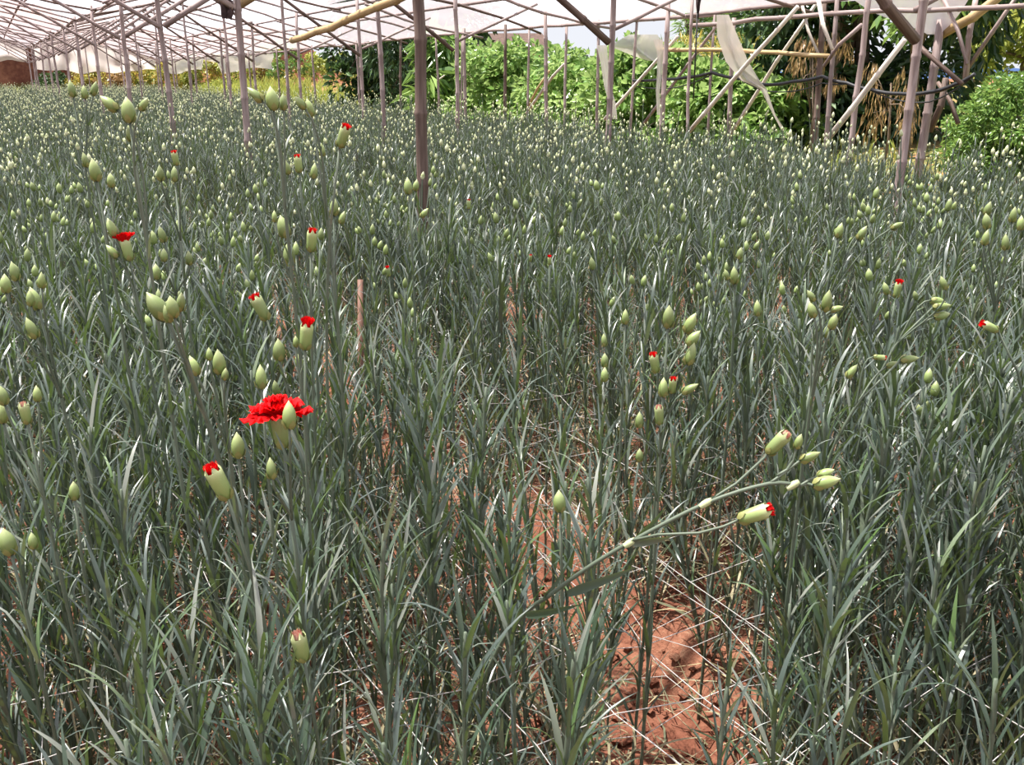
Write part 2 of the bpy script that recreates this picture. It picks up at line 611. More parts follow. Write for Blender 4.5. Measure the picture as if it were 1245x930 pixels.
for i in range(8):
    t = 19.5 + i * 3.1
    bamboo('bamboo_post', W(EAVE_N, t, ground_z(EAVE_N, t) - 0.1), W(EAVE_N - 0.02, t, EAVE_Z), .026, .022, 'bamboo', 'slim bamboo post under the far eave beside the grass verge', 'post', 'posts under the far eave', bow=0.01, seed=330 + i)
# outer posts of the far spans
for i in range(0, 12):
    t = T0A + BAY * (i + 0.5)
    nmid = (ROW_A + ROW_B) / 2
    if t > 8:
        bamboo('bamboo_post', W(nmid, t, -0.1), W(nmid, t, roof_z(nmid)), 0.022, 0.018, 'bamboo', 'slender bamboo prop standing under the ridge', 'post', 'props under the ridge', bow=0.02, seed=360 + i)

# purlins along the beds and rafters across them
for n in (-1.69, -0.85, 0.0, 0.85, ROW_A, 2.5, 3.35, 4.2, ROW_B, 5.85, EAVE_N):
    t = -4.0
    kk = 0
    while t < FIELD_T1:
        t2 = min(t + 12.6, FIELD_T1 + 0.4)
        dz = -0.05
        bamboo('bamboo_purlin', W(n + random.uniform(-.05, .05), t - 0.25, roof_z(n) + dz + random.uniform(-.02, .02)), W(n + random.uniform(-.05, .05), t2 + 0.15, roof_z(n) + dz + random.uniform(-.03, .02)), 0.024, 0.017,
               'bamboo', 'long bamboo purlin under the plastic roof running along the beds', 'pole', 'roof purlins', sides=6, bow=0.05, seed=int(n * 100) + kk + 5000)
        t = t2
        kk += 1
t = 0.5
i = 0
SPANS = {ROW_A - SPAN: 'on the outer slope beyond the long post row', ROW_A - SPAN / 2: 'on the slope falling to the long post row', ROW_A: 'on the slope rising from the long post row',
         ROW_A + SPAN / 2: 'on the slope falling to the inner post row', ROW_B: 'on the slope falling to the open eave'}
while t < FIELD_T1:
    for (n0, n1) in ((ROW_A - SPAN, ROW_A - SPAN / 2), (ROW_A - SPAN / 2, ROW_A), (ROW_A, ROW_A + SPAN / 2), (ROW_A + SPAN / 2, ROW_B), (ROW_B, EAVE_N + 0.1)):
        if n1 < ROW_A and t > 30:
            pass
        tt = t + random.uniform(-.12, .12)
        bamboo('bamboo_rafter', W(n0 - 0.05, tt, roof_z(n0 + 1e-4) - 0.09), W(n1 + 0.05, tt + random.uniform(-.15, .15), roof_z(n1 - 1e-4) - 0.09), 0.019, 0.015, 'bamboo' if i % 3 else 'bamboo_dark',
               'thin bamboo rafter under the roof ' + SPANS[n0], 'pole', 'rafters ' + SPANS[n0], sides=6, bow=0.06, seed=7000 + i)
        i += 1
    t += BAY / 2.0

# diagonal poles: each is given by two photo points on the wall of the eave


def on_plane(px, py, n):
    p = n_plane(px, n)
    q = project(Vector((p.x, p.y, 1.0)))
    # march depth until the point lies on n
    d0, d1 = 0.3, 80.0
    for _ in range(50):
        dm = (d0 + d1) / 2
        if NT(pix(px, py, dm))[0] < n:
            d0 = dm
        else:
            d1 = dm
    return pix(px, py, d0)


diag = [
    ((838, 160), (970, 8), 6.45, 0.022, 'bamboo_pale', 'long bleached diagonal pole crossing behind the hanging plastic strip'),
    ((888, 165), (992, 5), 6.95, 0.020, 'bamboo_pale', 'second bleached diagonal pole parallel to the long one'),
    ((1004, 172), (1100, 48), 6.0, 0.024, 'bamboo_pale', 'white bleached diagonal pole leaning up to the post with two braces'),
    ((735, 145), (824, 44), 6.6, 0.020, 'bamboo_pale', 'bleached diagonal pole rising out of the field before the leafy bushes'),
    ((640, 138), (686, 78), 6.9, 0.022, 'bamboo_pale', 'pale short diagonal pole beside a yellowed one'),
    ((641, 132), (668, 86), 6.95, 0.018, 'bamboo_tan', 'yellowed short diagonal pole before the bushes'),
    ((783, 150), (880, 20), 6.7, 0.018, 'bamboo', 'grey diagonal pole leaning under the eave'),
    ((800, 60), (1008, 68), 6.55, 0.022, 'bamboo_tan', 'horizontal tan rail tied between the eave posts'),
    ((842, 31), (1262, 6), 6.6, 0.022, 'bamboo', 'long horizontal eave pole under the plastic edge'),
    ((1140, 44), (1225, -12), 6.8, 0.040, 'bamboo_tan', 'thick tan pole rising from the plastic-wrapped eave post'),
    ((1145, -5), (1176, 78), 6.6, 0.016, 'bamboo', 'thin slanting pole ending at the forked prop'),
    ((1174, 98), (1188, -10), 6.9, 0.024, 'bamboo', 'upright forked prop beside the corner shrub'),
    ((1176, 84), (1240, -10), 6.92, 0.017, 'bamboo', 'slanting branch of the forked prop beside the corner shrub'),
    ((1087, 20), (1170, 102), 6.3, 0.020, 'bamboo_dark', 'dark slanting pole running down to the foot of the forked prop'),
    ((995, 0), (1012, 60), 6.4, 0.018, 'bamboo_pale', 'pale slanting strut hanging from the eave pole'),
    ((975, 5), (996, 68), 6.7, 0.014, 'bamboo_pale', 'thin pale strut meeting the horizontal rail'),
    ((1048, 30), (1002, 80), 6.5, 0.018, 'bamboo', 'grey strut slanting down to an eave post'),
    ((1130, 160), (1150, 95), 7.3, 0.03, 'bamboo_dark', 'dark leaning stick beside the orange earth'),
    ((1165, 150), (1140, 100), 7.4, 0.02, 'bamboo_dark', 'dark crooked stick crossing the leaning one'),
    ((500, 130), (540, 92), 8.0, 0.018, 'bamboo_pale', 'pale crooked stick before the tall dark trees'),
]
for j, (a, b, n, r_, mt, lab) in enumerate(diag):
    bamboo('bamboo_pole', on_plane(*a, n), on_plane(*b, n), r_, r_ * 0.85, mt, lab, 'pole', seed=900 + j, bow=0.02)
pa, pb = pix(355, 49, 8.3), pix(470, -5, 6.6)
bamboo('bamboo_pole', pa, pa + (pb - pa) * 2.1, 0.028, 0.032, 'bamboo_tan', 'tan loose-ended bamboo pole slung from the roof over the bed', 'pole', seed=950, bow=0.05)


# plastic film
def film(name, n0, n1, t0, t1, zf, mat, dn=0.42, dt=0.6, amp=0.03, **props):
    a = max(2, int((n1 - n0) / dn) + 1)
    b = max(2, int((t1 - t0) / dt) + 1)
    V, F = [], []
    for j in range(b):
        for i in range(a):
            n = n0 + (n1 - n0) * i / (a - 1)
            t = t0 + (t1 - t0) * j / (b - 1)
            p = W(n, t, zf(n) + amp * noise.noise(Vector((n * 1.7, t * 1.1, n0))))
            V.append(tuple(p))
    for j in range(b - 1):
        for i in range(a - 1):
            F.append((j * a + i, j * a + i + 1, (j + 1) * a + i + 1, (j + 1) * a + i))
    mb = MB()
    mb.add(V, F)
    return obj(name, mb.mesh(name, [mat]), **props)


for kk, (n0, n1) in enumerate(((ROW_A - 3 * SPAN, ROW_A - 2 * SPAN), (ROW_A - 2 * SPAN, ROW_A - SPAN), (ROW_A - SPAN, ROW_A), (ROW_A, ROW_B), (ROW_B, EAVE_N + 0.15))):
    film('roof_film', n0, n1 - 1e-4, -4.2, FIELD_T1 + 0.3, lambda n: roof_z(n) + 0.01, 'film', kind='structure', label='white translucent plastic roof film stretched over bamboo')


def cloth_sheet(name, grid, mat, **props):
    """sheet through a grid of world points (rows of equal length), refined with folds"""
    rows, cols = len(grid), len(grid[0])
    V = [tuple(p) for r in grid for p in r]
    F = [(j * cols + i, j * cols + i + 1, (j + 1) * cols + i + 1, (j + 1) * cols + i) for j in range(rows - 1) for i in range(cols - 1)]
    mb = MB()
    mb.add(V, F)
    o = obj(name, mb.mesh(name, [mat]), **props)
    return o


# hanging end curtain, ragged lower edge
def end_curtain(n0, n1, zlow, label, t=FIELD_T1 + 0.35):
    g = []
    for j in range(9):
        r = []
        for i in range(60):
            n = n0 + (n1 - n0) * i / 59
            zt = roof_z(min(n, EAVE_N)) - 0.02
            zl = zlow + 0.07 * math.sin(n * 1.1) + 0.1 * noise.noise(Vector((n * 1.5, 0, 4)))
            f = j / 8
            r.append(W(n, t + 0.15 * noise.noise(Vector((n * 1.8, f * 2, 1))) + 0.05 * math.sin(n * 9), zt + (zl - zt) * f))
        g.append(r)
    cloth_sheet('plastic_curtain', g, 'film_old', label=label, category='plastic sheet')


end_curtain(-9, ROW_A, 1.80, 'dusty plastic curtain closing the far end of the long post row')
end_curtain(ROW_A + 0.3, EAVE_N, 1.50, 'sagging plastic curtain hanging before the overgrown bank')
# side sheet beyond the eave further back
g = []
for j in range(7):
    r = []
    for i in range(40):
        t = 27 + i * 0.48
        zl = 1.45 + 0.08 * math.sin(t * 0.7) + (0.35 if 34 < t < 37 else 0)
        f = j / 6
        r.append(W(EAVE_N + 0.2 + 0.12 * noise.noise(Vector((t, f * 2, 7))), t, EAVE_Z + (zl - EAVE_Z) * f))
    g.append(r)
cloth_sheet('plastic_curtain', g, 'film_old', label='rolled-up plastic side curtain under the far eave', category='plastic sheet')


def strip(pts, label, mat='film_old', fold=0.25, seed=0):
    """hanging plastic strip: list of (px_left, px_right, py), n plane"""
    rr = random.Random(seed)
    g = []
    for (xl, xr, py, n) in pts:
        a, b = on_plane(xl, py, n), on_plane(xr, py, n)
        r = []
        for i in range(7):
            f = i / 6
            p = a.lerp(b, f)
            p = p - NV * (math.sin(f * 9 + py * 0.03) * 0.5 + 0.5) * (b - a).length * fold
            r.append(p)
        g.append(r)
    cloth_sheet('plastic_strip', g, mat, label=label, category='plastic sheet')


strip([(874, 888, 18, 6.5), (878, 898, 45, 6.5), (888, 910, 75, 6.5), (905, 925, 98, 6.5), (925, 933, 108, 6.5), (931, 937, 120, 6.5), (940, 944, 140, 6.5), (950, 956, 158, 6.5)],
      'long twisted strip of torn plastic hanging from the eave')
strip([(729, 738, 55, 6.4), (733, 740, 80, 6.4), (736, 744, 105, 6.4), (741, 750, 125, 6.4), (745, 752, 145, 6.4)], 'short white strip of torn plastic hanging behind a post', seed=2)
strip([(797, 806, 48, 6.5), (801, 807, 65, 6.5), (800, 805, 90, 6.5), (798, 803, 110, 6.5), (799, 804, 140, 6.5)], 'narrow white plastic strip clinging to an eave post', seed=3)
strip([(770, 800, 42, 6.9), (750, 808, 56, 6.9), (775, 806, 68, 6.9), (790, 803, 74, 6.9)], 'crumpled clear plastic piece caught under the eave', 'film_old', 0.12, seed=4)
# plastic gathered at the eave corner: roof edge sags down to the wrapped post
strip([(1040, 1180, 0, 6.75), (1060, 1170, 14, 6.75), (1090, 1160, 26, 6.75), (1120, 1148, 37, 6.75), (1128, 1142, 42, 6.75)], 'sagging pink-white plastic corner gathered down to the wrapped eave post', 'film_white', 0.03, seed=5)

# sagging black hoses along the eave
for j, (lab, dy) in enumerate((('sagging bundle of black drip hoses strung along the eave posts', 0), ('thin black wire drooping below the drip hoses', 6))):
    pts = [(770, 98), (806, 96), (835, 94), (866, 88), (900, 96), (930, 103), (965, 99), (1000, 93), (1030, 101), (1060, 109), (1095, 114), (1130, 112), (1160, 103), (1185, 90)]
    P3 = [on_plane(x, y + dy * math.sin(i * 1.3) + dy, 6.62) for i, (x, y) in enumerate(pts)]
    fine = []
    for i in range(len(P3) - 1):
        for s in range(4):
            fine.append(P3[i].lerp(P3[i + 1], s / 4) - Vector((0, 0, 0.01 * math.sin(math.pi * s / 4))))
    fine.append(P3[-1])
    mb = MB()
    mb.add(*tube(fine, 0.016 if j == 0 else 0.006, 6))
    obj('drip_hose', mb.mesh('drip_hose', ['black']), label=lab, category='hose')

# rag on the post with the thick brace, and a dark rag on a hanging cord
def rag(center, w, h, label):
    g = []
    for j in range(6):
        r = []
        for i in range(6):
            r.append(center + Vector(((i / 5 - .5) * w * (1 - j * .1), 0.03 * math.sin(i * 2.1 + j), (0.5 - j / 5) * h + 0.02 * math.sin(i * 3.0))))
        g.append(r)
    return cloth_sheet('rag', g, 'ragcloth', label=label, category='rag')


M['ragcloth'] = plain('rag_cloth', (0.05, 0.035, 0.035), 0.9, 0.1, (0.10, 0.07, 0.07), 40)
pr = W(ROW_A, T0A + BAY, 1.77)
rag(pr + Vector((-0.05, -0.06, 0.0)), 0.13, 0.13, 'dark rag tied round a grey bamboo post')
rag(on_plane(849, 8, 6.3), 0.05, 0.22, 'narrow black rag hanging from the roof')
mb = MB()
mb.add(*tube([on_plane(848, 12, 6.3), on_plane(846, 60, 6.3), on_plane(843, 120, 6.3)], 0.008, 5))
obj('hanging_cord', mb.mesh('hanging_cord', ['black']), label='thin dark cord hanging below the black rag', category='cord')


# ------------------------------------------------------------------ trees and bushes beyond the field
def foliage_mat(name, a, b, c, tr=0.25, rough=0.4):
    M[name] = leafy(name, [(0, a), (0.5, b), (1.0, c)], rough, 0.5, tr, tuple(min(1, x * 1.6) for x in c))


foliage_mat('fol_bright', (0.045, 0.11, 0.018), (0.14, 0.26, 0.045), (0.31, 0.42, 0.14), 0.25, 0.35)
foliage_mat('fol_dark', (0.018, 0.042, 0.014), (0.035, 0.075, 0.022), (0.075, 0.135, 0.04), 0.12)
foliage_mat('fol_mid', (0.06, 0.13, 0.025), (0.11, 0.21, 0.04), (0.20, 0.30, 0.07), 0.22)
foliage_mat('fol_yellow', (0.14, 0.20, 0.03), (0.24, 0.29, 0.05), (0.36, 0.37, 0.09), 0.3)
foliage_mat('fol_olive', (0.13, 0.17, 0.03), (0.28, 0.30, 0.06), (0.50, 0.38, 0.09), 0.2)
foliage_mat('fol_brown', (0.16, 0.09, 0.035), (0.28, 0.17, 0.07), (0.40, 0.28, 0.12), 0.15)


def leaf_cloud(mb, rr, centers, nleaf, size, droop=0.3, aspect=0.45, mat=0):
    for _ in range(nleaf):
        c, rad = rr.choice(centers)
        # nearer the surface of the clump
        d = Vector((rr.gauss(0, 1), rr.gauss(0, 1), rr.gauss(0, 1))).normalized()
        p = Vector(c) + Vector((d.x * rad[0], d.y * rad[1], d.z * rad[2])) * rr.uniform(0.6, 1.05)
        ax = (d + Vector((rr.uniform(-.8, .8), rr.uniform(-.8, .8), rr.uniform(-.6, .5) - droop))).normalized()
        sd = ax.cross(Vector((rr.uniform(-1, 1), rr.uniform(-1, 1), rr.uniform(0.2, 1)))).normalized()
        up = sd.cross(ax)
        s = size * rr.uniform(0.6, 1.3)
        w = s * aspect
        mid = p + ax * s * 0.5
        mb.add([p, mid + sd * w * .5 + up * w * .15, p + ax * s - up * s * .12, mid - sd * w * .5 + up * w * .15], [(0, 1, 2, 3)], mat, rr.random())


def tree(name, pos, height, rx, crown_lo, clumps, nleaf, size, mat, label, cat='tree', group=None, seed=0, droop=0.3, aspect=0.45, trunk_r=0.07, shape='round'):
    rr = random.Random(seed)
    root = obj(name, None, None, Matrix.Translation(pos), label=label, category=cat, group=group)
    root.empty_display_size = 0.3
    cs = []
    for _ in range(clumps):
        a, q = rr.uniform(0, 6.283), math.sqrt(rr.random())
        z = rr.uniform(crown_lo, height)
        f = (z - crown_lo) / (height - crown_lo)
        w = {'round': math.sin(math.pi * (0.12 + 0.80 * f)) ** 0.6, 'cone': 1.05 - f, 'bush': (1 - f ** 2.5) ** 0.5}[shape]
        k_ = rx * w
        r_ = (height - crown_lo) * 0.16 * rr.uniform(0.6, 1.2)
        r2 = rx * 0.28 * rr.uniform(.6, 1.2)
        cs.append(((math.cos(a) * q * k_, math.sin(a) * q * k_, z - r_ * .4), (r2, r2, r_)))
    mb = MB()
    leaf_cloud(mb, rr, cs, nleaf, size, droop, aspect)
    obj('crown', mb.mesh(name + '_crown', [mat], smooth=False), root, kind='stuff')
    mb = MB()
    top = Vector((rr.uniform(-.2, .2) * rx, rr.uniform(-.2, .2) * rx, crown_lo + (height - crown_lo) * 0.6))
    mb.add(*tube([Vector((0, 0, -0.15)), top * 0.4 + Vector((0.04, 0, 0)), top], [trunk_r, trunk_r * .8, trunk_r * .4], 7))
    obj('trunk', mb.mesh(name + '_trunk', ['bark']), root)
    for c, _r in rr.sample(cs, min(6, len(cs))):
        mb = MB()
        s = top * rr.uniform(0.35, 0.9)
        mb.add(*tube([s, s.lerp(Vector(c), .5) + Vector((0, 0, .05)), Vector(c)], [trunk_r * .4, trunk_r * .3, trunk_r * .12], 5))
        obj('branch', mb.mesh(name + '_branch', ['bark']), root)
    return root


def at_col(px, n=None, d=None):
    """ground point in photo column px at wall n or at depth d"""
    if n is not None:
        p = n_plane(px, n)
    else:
        tan = (px - IMW / 2) / FPX * 0.953
        p = Vector((tan * d, d, 0))
    a, b = NT(p)
    p.z = ground_z(a, b)
    return p


# bright leafy bushes behind the eave
bright = [(560, 9.0, 1.7, 1.0), (602, 8.6, 1.55, 1.0), (640, 8.9, 1.65, 0.9), (690, 8.7, 1.50, 0.9), (735, 8.8, 1.45, 0.9), (775, 8.6, 1.5, 0.85), (818, 8.8, 1.35, 0.8), (860, 8.5, 1.2, 0.75), (898, 8.7, 1.1, 0.7), (930, 8.9, 0.95, 0.7)]
blab = ['bright green broad-leaved bush beside the tall dark trees', 'bright green broad-leaved bush under the house roof', 'bright green bush behind the pair of short diagonal poles', 'bright green bush before the house wall',
        'bright green bush behind the short torn plastic strip', 'bright green bush behind the clear crumpled plastic', 'bright green bush behind the narrow plastic strip', 'low bright green bush before the feathery conifer',
        'low bright green bush behind the long twisted plastic strip', 'low green bush at the foot of the dense dark tree']
for j, (px, n, h, rx) in enumerate(bright):
    tree('leafy_bush', at_col(px, n=n), h, rx, 0.1, 34, 2600, 0.13, 'fol_bright', blab[j], 'bush', seed=20 + j, droop=0.15, aspect=0.7, trunk_r=0.03, shape='bush')
# tall dark trees
tree('dense_tree', at_col(462, d=26), 4.2, 1.3, 0.3, 40, 4200, 0.24, 'fol_dark', 'tall dark evergreen tree beyond the grass verge', seed=60, shape='round')
tree('dense_tree', at_col(505, d=24), 4.4, 1.2, 0.2, 40, 4000, 0.26, 'fol_dark', 'tall dark tree with long drooping leaves behind the pale crooked stick', seed=61, droop=0.9, aspect=0.25)
tree('dense_tree', at_col(545, d=26), 4.0, 1.3, 0.2, 40, 4200, 0.24, 'fol_dark', 'tall dark tree next to the bright green bushes', seed=62)
tree('banana_plant', at_col(530, d=21), 2.0, 0.7, 0.2, 16, 700, 0.5, 'fol_mid', 'mid green plant with long strap leaves before the tall dark trees', 'plant', seed=63, droop=0.7, aspect=0.2, trunk_r=0.04)
# the dense dark tree by the eave
p_ = at_col(1050, n=10.4)
tree('dense_tree', p_, 4.6, 1.6, 0.2, 90, 17000, 0.19, 'fol_dark', 'dense dark tree with pale young leaves overhanging the eave', seed=64, droop=0.6, aspect=0.4, trunk_r=0.12)
tree('young_tree', at_col(1010, n=9.6), 2.9, 0.75, 1.6, 18, 620, 0.16, 'fol_mid', 'lighter sapling with glossy leaves before the dense dark tree', seed=65, droop=0.6)
tree('young_tree', at_col(1110, n=9.3), 2.6, 0.7, 1.5, 16, 520, 0.16, 'fol_mid', 'lighter leafy sapling behind the wrapped eave post', seed=66, droop=0.6)
tree('dry_bush', at_col(992, n=8.9), 1.5, 0.40, 0.9, 14, 360, 0.13, 'fol_brown', 'dry brown hanging foliage under the dense dark tree', 'bush', seed=67, droop=4.0, aspect=0.13, trunk_r=0.02)
tree('dry_bush', at_col(1085, n=8.6), 1.25, 0.40, 0.5, 14, 320, 0.13, 'fol_brown', 'dry brown hanging foliage behind the post with two braces', 'bush', seed=68, droop=4.0, aspect=0.13, trunk_r=0.02)
# corner shrub, pale tree above it
tree('corner_shrub', at_col(1212, n=8.2), 1.28 - at_col(1212, n=8.2).z, 0.42, 0.05, 40, 5200, 0.055, 'fol_mid', 'fine-leaved green shrub at the field corner', 'bush', seed=69, shape='bush', trunk_r=0.025)
tree('corner_shrub', at_col(1262, n=8.4), 1.36 - at_col(1262, n=8.4).z, 0.55, 0.05, 40, 5000, 0.055, 'fol_mid', 'taller fine-leaved shrub past the field corner', 'bush', seed=70, shape='bush', trunk_r=0.025)
tree('pale_tree', at_col(1243, d=16), 3.3, 1.0, 0.9, 40, 4500, 0.16, 'fol_yellow', 'pale yellow-green tree high above the corner shrub', seed=71, trunk_r=0.08)
tree('pale_tree', at_col(1180, d=22), 3.2, 1.0, 1.2, 24, 2500, 0.16, 'fol_mid', 'mid green tree before the blue hill', seed=72, trunk_r=0.07)
# feathery conifers behind the bushes
for j, (px, d_, h) in enumerate(((838, 24, 3.3), (872, 26, 3.8), (908, 24, 3.2))):
    tree('feathery_conifer', at_col(px, d=d_), h, 0.95, 0.2, 50, 4000, 0.22, 'fol_mid', ('feathery conifer behind the grey eave pole', 'taller feathery conifer behind the twisted plastic strip', 'feathery conifer beside the dense dark tree')[j], seed=75 + j, aspect=0.12, shape='cone', droop=-0.3)
for j, (px, d_) in enumerate(((845, 19), (880, 20), (925, 19))):
    tree('dry_grass_clump', at_col(px, d=d_), 1.35, 0.8, 0.1, 24, 1300, 0.22, 'fol_olive', 'clump of yellowing tall grass behind the green bushes', 'grass clump', 'yellowing grass clumps', seed=85 + j, aspect=0.1, droop=-0.4, shape='bush', trunk_r=0.01)
# growth on and before the far bank
bank = [(62, 'fol_dark', .8), (98, 'fol_olive', .9), (118, 'fol_olive', 1.0), (140, 'fol_brown', .8), (165, 'fol_olive', 1.1), (190, 'fol_yellow', 1.0), (212, 'fol_olive', 1.3), (236, 'fol_yellow', 1.2), (262, 'fol_olive', 1.1), (285, 'fol_yellow', 1.2), (308, 'fol_brown', 1.2), (330, 'fol_olive', 1.3), (352, 'fol_mid', 1.4), (385, 'fol_yellow', 1.0), (420, 'fol_yellow', 1.0)]
for j, (px, mt, h) in enumerate(bank):
    p = at_col(px, d=44.0 + (j % 3) * 0.9)
    a, b = NT(p)
    if b > 47.6:
        sc_ = 47.6 / b
        p = Vector((p.x * sc_, p.y * sc_, 0))
    a, b = NT(p)
    p.z = ground_z(a, b)
    kind = {'fol_dark': 'dark green', 'fol_olive': 'olive', 'fol_yellow': 'yellow-green', 'fol_brown': 'rusty brown', 'fol_mid': 'mid green'}[mt]
    tree('bank_shrub', p, h * 1.15, 0.85, 0.05, 22, 1300, 0.16, mt, kind + ' scrub growing at the foot of the red earth bank', 'shrub', kind + ' scrub along the bank', seed=100 + j, aspect=0.5, shape='bush', trunk_r=0.02)

# grass verge
def verge():
    mb = MB()
    rr = random.Random(5)
    for _ in range(9000):
        t = rr.uniform(8, 47)
        n = FIELD_N1 + 0.35 + abs(rr.gauss(0, 1.6)) + 0.02 * t
        if rr.random() < 0.25:
            n, t = rr.uniform(-6, 9), rr.uniform(46.3, 47.9)
        z = ground_z(n, t)
        p = W(n, t, z - 0.02)
        h = rr.uniform(0.12, 0.42) * (0.7 if t < 20 else 1)
        a = rr.uniform(0, 6.28)
        s = Vector((math.cos(a), math.sin(a), 0))
        w = 0.012 + 0.0006 * t
        ln = Vector((rr.uniform(-.5, .5), rr.uniform(-.5, .5), 0)) * h
        mb.add([p - s * w, p + s * w, p + ln * .3 + s * w * .7 + Vector((0, 0, h * .6)), p + ln + Vector((0, 0, h)), p + ln * .3 - s * w * .7 + Vector((0, 0, h * .6))], [(0, 1, 2, 3, 4)], 0, rr.random())
    obj('verge_grass', mb.mesh('verge_grass', ['fol_yellow'], smooth=False), kind='stuff', label='yellow-green grass growing on the verge around the field', category='grass')


verge()

# low house behind the bushes
def box(mb, c, s, mat=0, rz=0.0):
    cx, cy, cz = c
    V = []
    for k_ in range(8):
        x, y, z = ((k_ & 1) - .5) * s[0], ((k_ >> 1 & 1) - .5) * s[1], ((k_ >> 2 & 1) - .5) * s[2]
        V.append((cx + x * math.cos(rz) - y * math.sin(rz), cy + x * math.sin(rz) + y * math.cos(rz), cz + z))
    mb.add(V, [(0, 2, 3, 1), (4, 5, 7, 6), (0, 1, 5, 4), (2, 6, 7, 3), (0, 4, 6, 2), (1, 3, 7, 5)], mat)


M['plaster'] = plain('house_plaster', (0.62, 0.52, 0.50), 0.9, 0.2, (0.70, 0.60, 0.57), 3)
M['rooftile'] = plain('dark_roof', (0.06, 0.035, 0.03), 0.8, 0.2, (0.11, 0.07, 0.055), 8)
M['concrete'] = plain('grey_concrete', (0.30, 0.28, 0.28), 0.9, 0.2, (0.38, 0.36, 0.36), 6)
hp = at_col(622, d=29)
house = obj('house', None, None, Matrix.Translation(hp), label='low pale house with a dark roof behind the bright bushes', category='house')
mb = MB(); box(mb, (0, 1.2, 0.65), (1.7, 2.2, 1.5)); obj('wall', mb.mesh('house_wall', ['plaster'], smooth=False), house)
mb = MB()
V = [(-1.15, -0.3, 1.30), (1.15, -0.3, 1.30), (1.15, 2.7, 1.30), (-1.15, 2.7, 1.30), (-0.9, 1.2, 1.85), (0.9, 1.2, 1.85), (-1.15, -0.3, 1.38), (1.15, -0.3, 1.38), (1.15, 2.7, 1.38), (-1.15, 2.7, 1.38)]
mb.add(V, [(0, 1, 7, 6), (1, 2, 8, 7), (2, 3, 9, 8), (3, 0, 6, 9), (6, 7, 5, 4), (8, 9, 4, 5), (7, 8, 5), (9, 6, 4), (0, 3, 2, 1)])
obj('roof', mb.mesh('house_roof', ['rooftile'], smooth=False), house)
mb = MB(); box(mb, (0.25, 0.09, 0.95), (0.5, 0.06, 0.55)); obj('window', mb.mesh('house_window', ['black'], smooth=False), house)
# grey pillars
for px, h_, lab in ((710, 1.35, 'grey concrete pillar standing behind the bushes beside the pale house'), (757, 1.48, 'tall grey concrete pillar behind the short torn plastic strip'), (791, 1.42, 'grey concrete pillar behind the crumpled clear plastic')):
    p = at_col(px, d=17.5)
    mb = MB()
    box(mb, (0, 0, h_ / 2 - 0.05), (0.12, 0.13, h_))
    obj('concrete_pillar', mb.mesh('concrete_pillar', ['concrete'], smooth=False), None, Matrix.Translation(p), label=lab, category='pillar', kind='thing')

# ------------------------------------------------------------------ carnations: leaves
def leaf_geo(L, w0, a0, a1, twist, segs=6, across=2):
    """narrow channelled leaf rising from the origin, leaning towards +x"""
    x = z = 0.0
    V, F = [], []
    for i in range(segs + 1):
        s = i / segs
        a = a0 + (a1 - a0) * s ** 1.4
        if i:
            x += math.sin(a) * L / segs
            z += math.cos(a) * L / segs
        w = w0 * (0.55 + 0.45 * min(1, s / 0.2)) * max(0.0, 1 - s ** 2.4) ** 0.8 + 0.0003
        tw = twist * s * s
        nx, nz = -math.cos(a), math.sin(a)         # upper-side normal
        sy, sn = math.cos(tw), math.sin(tw)
        side = (nx * sn, sy, nz * sn)
        up = (nx * sy, -sn, nz * sy)
        if across == 2:
            lift = w * 0.42
            V += [(x + side[0] * -w + up[0] * lift, side[1] * -w + up[1] * lift, z + side[2] * -w + up[2] * lift), (x, 0, z),
                  (x + side[0] * w + up[0] * lift, side[1] * w + up[1] * lift, z + side[2] * w + up[2] * lift)]
        else:
            V += [(x + side[0] * -w, side[1] * -w, z + side[2] * -w), (x + side[0] * w, side[1] * w, z + side[2] * w)]
    c = across + 1
    for i in range(segs):
        for j in range(across):
            F.append((i * c + j, i * c + j + 1, (i + 1) * c + j + 1, (i + 1) * c + j))
    return np.array(V, dtype=np.float32), F


LEAF_SPECS = []
lr = random.Random(11)
for q in range(16):
    a0 = R(lr.uniform(8, 22))
    a1 = a0 + R(lr.choice([12, 20, 28, 40, 60, 85, 30, 18]))
    LEAF_SPECS.append((1.0, lr.uniform(0.016, 0.033), a0, a1, lr.uniform(-1.3, 1.3)))
LEAF_HI = [leaf_geo(*s, segs=7, across=2) for s in LEAF_SPECS]
LEAF_LO = [leaf_geo(s[0], s[1] * 1.1, *s[2:], segs=4, across=1) for s in LEAF_SPECS]
LEAF_ME = []
for (V, F) in LEAF_HI:
    mb = MB()
    mb.add(V, F)
    LEAF_ME.append(mb.mesh('carnation_leaf', ['leaf']))


# ------------------------------------------------------------------ carnations: buds and flowers
def lathe(prof, sides, squash=None):
    V, F, Rr = [], [], []
    n = len(prof)
    for i, (z, r) in enumerate(prof):
        for s in range(sides):
            a = 2 * math.pi * s / sides
            V.append((math.cos(a) * r, math.sin(a) * r, z))
            Rr.append(i / (n - 1))
    for i in range(n - 1):
        for s in range(sides):
            s2 = (s + 1) % sides
            F.append((i * sides + s, i * sides + s2, (i + 1) * sides + s2, (i + 1) * sides + s))
    F.append(tuple((n - 1) * sides + s for s in range(sides)))
    return V, F, Rr


def bud_closed(sides=10, fat=1.0, mats=('bud',)):
    # unit length 1 along z
    pr = [(0, .10), (.03, .17), (.12, .225), (.28, .262), (.45, .268), (.60, .24), (.74, .18), (.86, .105), (.94, .045), (1.0, .008)]
    V, F, Rr = lathe([(z, r * fat) for z, r in pr], sides)
    V = [(x * (1 + .05 * math.cos(5 * math.atan2(y, x)) * z), y * (1 + .05 * math.cos(5 * math.atan2(y, x)) * z), z) for x, y, z in V]
    mb = MB()
    mb.add(V, F, 0, Rr)
    return mb.mesh('bud', list(mats), 'lon')


